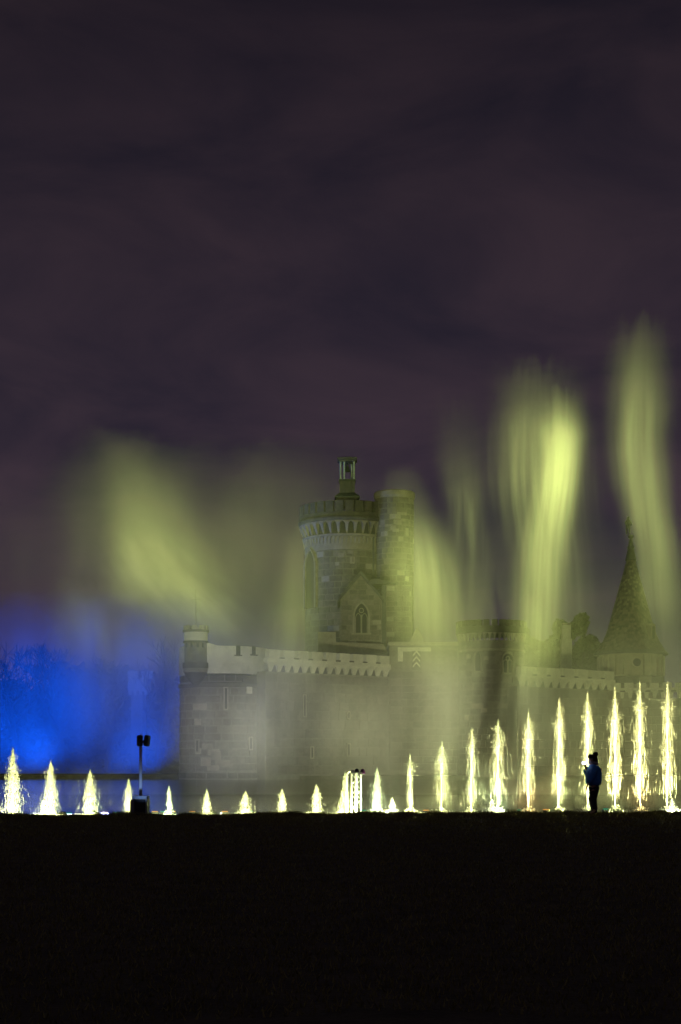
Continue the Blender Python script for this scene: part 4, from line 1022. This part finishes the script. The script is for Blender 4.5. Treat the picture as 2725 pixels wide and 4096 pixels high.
hat = skin('woollen_hat', [(-0.02, 0, 1.58, .165), (-0.005, 0, 1.66, .165), (0.03, 0, 1.73, .12)], [(0, 1), (1, 2)], 'knit', 2, 0, person)
bob = MB()
rb = random.Random(2); 
bm = bmesh.new(); bmesh.ops.create_icosphere(bm, subdivisions=3, radius=0.075*KP)
for v in bm.verts: v.co *= 1+0.22*(rb.random()-0.5)
me = bpy.data.meshes.new('bobble'); bm.to_mesh(me); bm.free(); me.materials.append(M['knit'])
link('bobble', me, hat, (0.075*KP, 0, 1.74*KP))
skin('hair', [(0.05, 0, 1.62, .12), (0.055, 0, 1.53, .11), (0.05, 0, 1.45, .08)], [(0, 1), (1, 2)], 'hair', 2, 0, person)
scf = MB().lathe([(0.10, -0.04), (0.15, -0.025), (0.155, 0.02), (0.12, 0.05), (0.08, 0.03)], 20).build('scarf', 'collar', person, (0.02*KP, 0, 1.485*KP), (0, math.radians(10), 0), smooth=True); scf.scale = (KP, KP, KP)
for zz, h_ in ((1.27, 0.075), (0.97, 0.05)):
    pt = MB().lathe([(0.20, -h_), (0.222, -h_*0.8), (0.225, h_*0.8), (0.205, h_)], 10, a0=-0.75, a1=0.15, cap=False).build('painted_back_light', 'patch', jk, (0.045*KP, 0, zz*KP)); pt.scale = (KP*0.93, KP*1.02, KP)  # coral light on the jacket's back painted as two bands
ph = thing('phone', 'phone with a bright white screen held before the face of the person', 'phone', tuple(Vector((X(2372, YP), YP, pz))+Vector((-0.27, -0.06, 1.49))*KP), math.radians(32))
MB().box(-0.076, 0.076, 0.0, 0.009, -0.037, 0.037).build('case', 'blackplastic', ph)
MB().box(-0.071, 0.071, -0.002, -0.0003, -0.034, 0.034).build('screen', 'screen', ph)

# ------------------------------------------------------------------ floodlights
def flood(name, label, loc, target, energy, color, angle, blend=0.8, size=0.25, falloff=None, group=None):
    t = thing(name, label, 'floodlight', loc, 0, group)
    d = (Vector(target)-Vector(loc)).normalized(); q = d.to_track_quat('-Z', 'Y').to_euler()
    MB().lathe([(0.06, 0.22), (0.15, 0.16), (0.17, 0.0), (0.15, 0.0), (0.14, 0.05)], 16).build('housing', 'blackplastic', t, (0, 0, 0), q)
    MB().box(-0.2, 0.2, -0.03, 0.03, -0.3, -0.2).build('bracket', 'greypaint', t)
    spot('flood', t, tuple(d*0.02), tuple(d*10), energy, color, angle, blend, size, falloff)
    return t
YG_COL = (0.76, 0.88, 0.22)
pos = ['far left', 'left', 'middle', 'right', 'far right']
for i, x in enumerate((-13, -6.5, 0, 6.9, 13)):
    flood('pond_floodlight', 'yellow pond floodlight hidden behind the jets, %s of the row' % pos[i], (x, 43.4, WATER+0.12), (x*0.95, 67, 19), (170000, 175000, 150000, 230000, 230000)[i], YG_COL, 60, 1.0, 0.3, group='pond floodlights')
for i, (px, tilt, en) in enumerate(((-220, 4, 18000), (170, 12, 25000), (630, 22, 19000))):
    p_ = Vector((X(px, 138), 138.0, WATER+0.32)); dv = Vector((-math.sin(math.radians(tilt)), -0.16, math.cos(math.radians(tilt))))
    flood('blue_floodlight', 'blue floodlight in the mist behind the bank, %s of three from the left' % ordn[i], p_, p_+dv*10, en, (0.0, 0.10, 1.0), 172, 0.9, 0.06, falloff='Quadratic', group='blue floodlights behind the bank')
flood('mist_tint_lamp', 'unseen pale blue lamp added behind the jets near the third cone-shaped jet', (X(250, 43.4), 43.4, WATER+0.12), (X(390, 74), 74, 8.0), 26000, (0.50, 0.66, 1.0), 24, 1.0, 0.3)  # this lamp and the next are added to tint the spray blue
flood('mist_tint_lamp', 'unseen pale blue lamp added behind the jets beside the speaker pole', (X(380, 43.4), 43.4, WATER+0.12), (X(800, 72), 72, 4.0), 42000, (0.42, 0.50, 1.0), 30, 1.0, 0.3)
for i, (px, py) in enumerate(((850, 2760), (1190, 2690), (1625, 2620), (1930, 2600), (2560, 2600))):
    flood('castle_floodlight', 'warm castle floodlight behind the jets, %s of five from the left' % ordn[i], (X(px, 43.6), 43.6, WATER+0.12), P(px+40, py, 122), (68000, 74000, 70000, 78000, 90000)[i], ((0.95, 0.95, 0.70), (0.94, 0.96, 0.52), (0.95, 0.95, 0.50), (0.90, 0.97, 0.40), (0.90, 0.97, 0.36))[i], (14, 22, 22, 22, 22)[i], 1.0, 0.3, group='castle floodlights')

# ------------------------------------------------------------------ drifting spray
def spray(name, label, Y, D, prof, dens, streak=(1.0, 0.10), lo=0.25, hi=0.75, soft=1.0, seed=0.0, ns=1.0, step=1.0, qscale=Q, warp=(0.22, 0.34), ragged=0.30, det=3.5, follow=0.55):
    """one body of drifting spray: prof rows are (y, centre x, half width, amount), top first, in photo places at depth Y; D = depth radius in metres"""
    rows = [(Z(y*qscale, Y), X(x*qscale, Y), S(w*qscale, Y)*2.7, a) for y, x, w, a in prof]
    zt, zb = rows[0][0], rows[-1][0]; H = zt-zb
    x0 = min(r_[1] for r_ in rows)-0.01; x1 = max(r_[1] for r_ in rows)+0.01; rm = max(r_[2] for r_ in rows)
    xm = (x0+x1)/2
    # hull
    b = MB(); seg = 20
    zz = [r_[0] for r_ in rows][::-1]; cc = [r_[1] for r_ in rows][::-1]; ww = [r_[2] for r_ in rows][::-1]
    n = 18
    for j in range(n+1):
        z = zb+H*j/n; c = float(np.interp(z, zz, cc)); w = float(np.interp(z, zz, ww))*0.93
        for i in range(seg):
            a = 2*PI*i/seg; b.v.append((c-xm+w*math.cos(a), D*0.9*math.sin(a), z-zb))
    for j in range(n):
        for i in range(seg): b.f.append((j*seg+i, j*seg+(i+1) % seg, (j+1)*seg+(i+1) % seg, (j+1)*seg+i))
    b.f += [tuple(range(seg-1, -1, -1)), tuple(n*seg+i for i in range(seg))]
    m, nt, out = nmat(name+'_mist'); N = nt.nodes; L = nt.links
    def math_(op, a, b_=None, clamp=False):
        nd = N.new('ShaderNodeMath'); nd.operation = op; nd.use_clamp = clamp
        for k_, v_ in enumerate((a, b_)):
            if v_ is None: continue
            if isinstance(v_, (int, float)): nd.inputs[k_].default_value = v_
            else: L.new(v_, nd.inputs[k_])
        return nd.outputs[0]
    tc = N.new('ShaderNodeTexCoord'); sp_ = N.new('ShaderNodeSeparateXYZ'); L.new(tc.outputs['Object'], sp_.inputs[0])
    t = math_('DIVIDE', sp_.outputs['Z'], H, True)
    def curve(vals, t=t):
        c = N.new('ShaderNodeFloatCurve'); cv = c.mapping.curves[0]
        pts = sorted(((r_[0]-zb)/H, v) for r_, v in zip(rows, vals))
        cv.points[0].location = pts[0]; cv.points[1].location = pts[-1]
        for p_ in pts[1:-1]: cv.points.new(*p_)
        for p_ in cv.points: p_.handle_type = 'AUTO_CLAMPED'
        c.mapping.update(); L.new(t, c.inputs['Value']); return c.outputs[0]
    cxn = math_('ADD', math_('MULTIPLY', curve([(r_[1]-x0)/(x1-x0) for r_ in rows]), x1-x0), x0-xm)
    rn = math_('MULTIPLY', curve([r_[2]/rm for r_ in rows]), rm)
    wn_ = N.new('ShaderNodeTexNoise'); wn_.inputs['Scale'].default_value = 1.0; wn_.inputs['Detail'].default_value = 0.0
    wm = N.new('ShaderNodeMapping'); wm.inputs['Scale'].default_value = (warp[1], warp[1]*0.7, warp[1]*0.45); wm.inputs['Location'].default_value = (seed*3.1, 0, seed*1.7)
    L.new(tc.outputs['Object'], wm.inputs['Vector']); L.new(wm.outputs[0], wn_.inputs['Vector'])
    u0 = math_('DIVIDE', math_('SUBTRACT', sp_.outputs['X'], cxn), rn)
    u = math_('ADD', u0, math_('MULTIPLY', math_('SUBTRACT', wn_.outputs['Fac'], 0.5), warp[0]))
    v = math_('DIVIDE', sp_.outputs['Y'], D)
    d2 = math_('ADD', math_('MULTIPLY', u, u), math_('MULTIPLY', v, v))
    g_ = math_('POWER', math_('SUBTRACT', 1.0, d2, True), 4.0*soft)
    # streaks run along the body: fine across, long in height
    cb = N.new('ShaderNodeCombineXYZ')
    L.new(math_('MULTIPLY', math_('SUBTRACT', sp_.outputs['X'], math_('MULTIPLY', cxn, follow)), streak[0]*1.6), cb.inputs[0]); L.new(math_('MULTIPLY', sp_.outputs['Y'], 0.5), cb.inputs[1])
    L.new(math_('ADD', math_('MULTIPLY', sp_.outputs['Z'], streak[1]*1.5), seed*7.3), cb.inputs[2])
    no = N.new('ShaderNodeTexNoise'); no.inputs['Scale'].default_value = ns; no.inputs['Detail'].default_value = det; no.inputs['Roughness'].default_value = 0.68
    L.new(cb.outputs[0], no.inputs['Vector'])
    mr = N.new('ShaderNodeMapRange'); mr.inputs['From Min'].default_value = lo+0.04; mr.inputs['From Max'].default_value = hi; mr.inputs['To Min'].default_value = 0.10
    L.new(no.outputs['Fac'], mr.inputs['Value'])
    t2 = math_('ADD', t, math_('MULTIPLY', math_('SUBTRACT', no.outputs['Fac'], 0.5), ragged), True)
    amx = max(r_[3] for r_ in rows)
    am = math_('MULTIPLY', curve([r_[3]/amx for r_ in rows], t2), amx)
    bl = N.new('ShaderNodeMapRange'); bl.inputs['From Min'].default_value = 0.28; bl.inputs['From Max'].default_value = 0.72; bl.inputs['To Min'].default_value = 0.45; bl.inputs['To Max'].default_value = 1.5
    L.new(wn_.outputs['Fac'], bl.inputs['Value'])
    de = math_('MULTIPLY', math_('MULTIPLY', math_('MULTIPLY', math_('MULTIPLY', g_, bl.outputs[0]), mr.outputs[0]), am), dens)
    vs_ = N.new('ShaderNodeVolumeScatter'); vs_.inputs['Color'].default_value = (1, 1, 1, 1); vs_.inputs['Anisotropy'].default_value = 0.0
    L.new(de, vs_.inputs['Density']); L.new(vs_.outputs[0], out.inputs['Volume'])
    try: m.volume_intersection_method = 'FAST'
    except Exception: pass
    o = b.build(name, m, None, (xm, Y, zb))
    return tag(o, label, 'spray', 'drifting spray', 'stuff')

YV = 68.0
spray('spray_plume', 'yellow plume of spray leaning left above the bastion', YV, 3.2,
      [(985,262,50,0),(1060,280,62,.16),(1130,300,74,.32),(1210,332,82,.62),(1290,368,88,.95),(1350,410,94,.95),(1395,450,90,.72),(1460,492,76,.46),(1540,515,72,.30),(1680,530,70,0)], 0.125, (0.38, 0.22), 0.2, 0.8, seed=1, follow=1.0)
spray('spray_veil', 'wide faint olive veil of spray left of the keep', YV+4, 4.5,
      [(1010,470,200,0),(1120,450,240,.35),(1220,440,260,.7),(1330,430,270,1.0),(1450,430,280,.9),(1560,440,280,.6),(1800,440,280,0.2)], 0.036, (0.35, 0.12), 0.15, 0.8, seed=2, det=2.0)
spray('spray_plume', 'pale green plume of spray at the left foot of the keep', YV+1, 2.2,
      [(1190,700,34,0),(1290,697,42,.35),(1380,690,50,.75),(1450,683,58,1.2),(1510,678,62,1.2),(1590,672,64,.8),(1760,668,64,0.2)], 0.13, (0.8, 0.07), 0.25, 0.75, seed=3)
spray('spray_plume', 'yellow plume of spray covering the right flank of the keep', YV, 2.6,
      [(1080,925,30,0),(1170,938,40,.22),(1230,950,50,.6),(1300,965,62,.95),(1370,980,68,1.0),(1450,990,72,1.3),(1530,996,74,1.5),(1610,1000,76,1.1),(1780,1000,80,.3)], 0.17, (0.7, 0.06), 0.25, 0.72, seed=4)
spray('spray_plume', 'thin yellow streak of spray right of the keep', YV+2, 1.6,
      [(900,1052,34,0),(1020,1058,34,.18),(1120,1066,30,.55),(1190,1070,28,1.0),(1250,1070,34,.75),(1330,1064,46,.4),(1440,1050,58,.35),(1600,1040,66,.2),(1780,1040,70,.05)], 0.12, (0.9, 0.06), 0.25, 0.75, seed=5)
spray('spray_plume', 'bright yellow column of spray left of the cone roof', YV-1, 1.7,
      [(880,1290,28,0),(940,1294,30,.16),(1000,1294,31,.6),(1045,1292,29,.85),(1090,1284,30,1.0),(1170,1266,32,1.25),(1250,1251,33,1.25),(1340,1242,34,1.15),(1430,1236,36,1.1),(1520,1228,38,1.2),(1590,1220,42,.9),(1660,1212,50,.5),(1780,1205,58,.15)], 0.42, (1.4, 0.05), 0.2, 0.7, seed=6)
spray('spray_plume', 'ragged broad head of spray round the bright column', YV+1.5, 2.4,
      [(825,1235,58,0),(875,1236,66,.14),(930,1237,64,.30),(995,1240,70,.70),(1070,1240,72,.80),(1130,1245,78,.65),(1220,1262,66,.5),(1330,1282,54,.42),(1450,1288,56,.4),(1560,1280,64,.3),(1760,1270,70,.05)], 0.12, (1.3, 0.05), 0.28, 0.72, seed=7)
spray('spray_plume', 'tall yellow plume of spray at the right edge', YV, 2.2,
      [(720,1478,30,0),(800,1474,42,.16),(870,1470,44,.34),(935,1470,45,.56),(1000,1468,42,.64),(1080,1478,40,.7),(1180,1497,34,.85),(1280,1515,36,1.0),(1380,1524,46,1.3),(1480,1540,50,1.5),(1580,1556,54,1.2),(1760,1568,62,.3)], 0.150, (1.0, 0.05), 0.22, 0.72, seed=8)
spray('spray_veil', 'low olive veil of spray before the castle walls', YV+5, 4.0,
      [(1180,1060,480,0),(1330,1060,490,.10),(1430,1060,500,.30),(1530,1055,530,.75),(1660,1050,560,1.0),(1760,1050,560,.85),(1850,1050,560,.5)], 0.24, (0.4, 0.10), 0.15, 0.8, seed=9, det=2.0)
YBM = 131.0
spray('blue_mist', 'thick mist lit blue beside the round bastion', YBM, 7.0,
      [(1360,240,190,0),(1430,235,205,.40),(1500,222,215,.80),(1570,210,225,1.0),(1650,200,230,1.0),(1740,195,230,1.15),(1792,195,230,1.15)], 0.17, (0.22, 0.08), 0.1, 0.9, seed=10, det=2.0)
spray('spray_plume', 'grey blue wisp of spray over the bare trees at left', YV+6, 2.4,
      [(1330,200,44,0),(1420,212,54,.6),(1480,222,60,1.0),(1560,235,60,.7),(1680,240,60,.3),(1800,240,60,.05)], 0.20, (0.7, 0.06), 0.25, 0.75, seed=11)

spray('jet_glow_mist', 'fine spray added round the row of lit jets for a soft glow', 42.5, 1.1,
      [(1540,1150,620,0),(1640,1080,620,.25),(1740,950,660,.5),(1820,784,780,.8),(1868,784,800,1.0),(1880,784,800,1.0)], 0.026, (0.8, 0.3), 0.1, 0.9, seed=12, ragged=0.1, warp=(0.1, 0.2), det=1.0)  # haze added so the jets get a soft halo
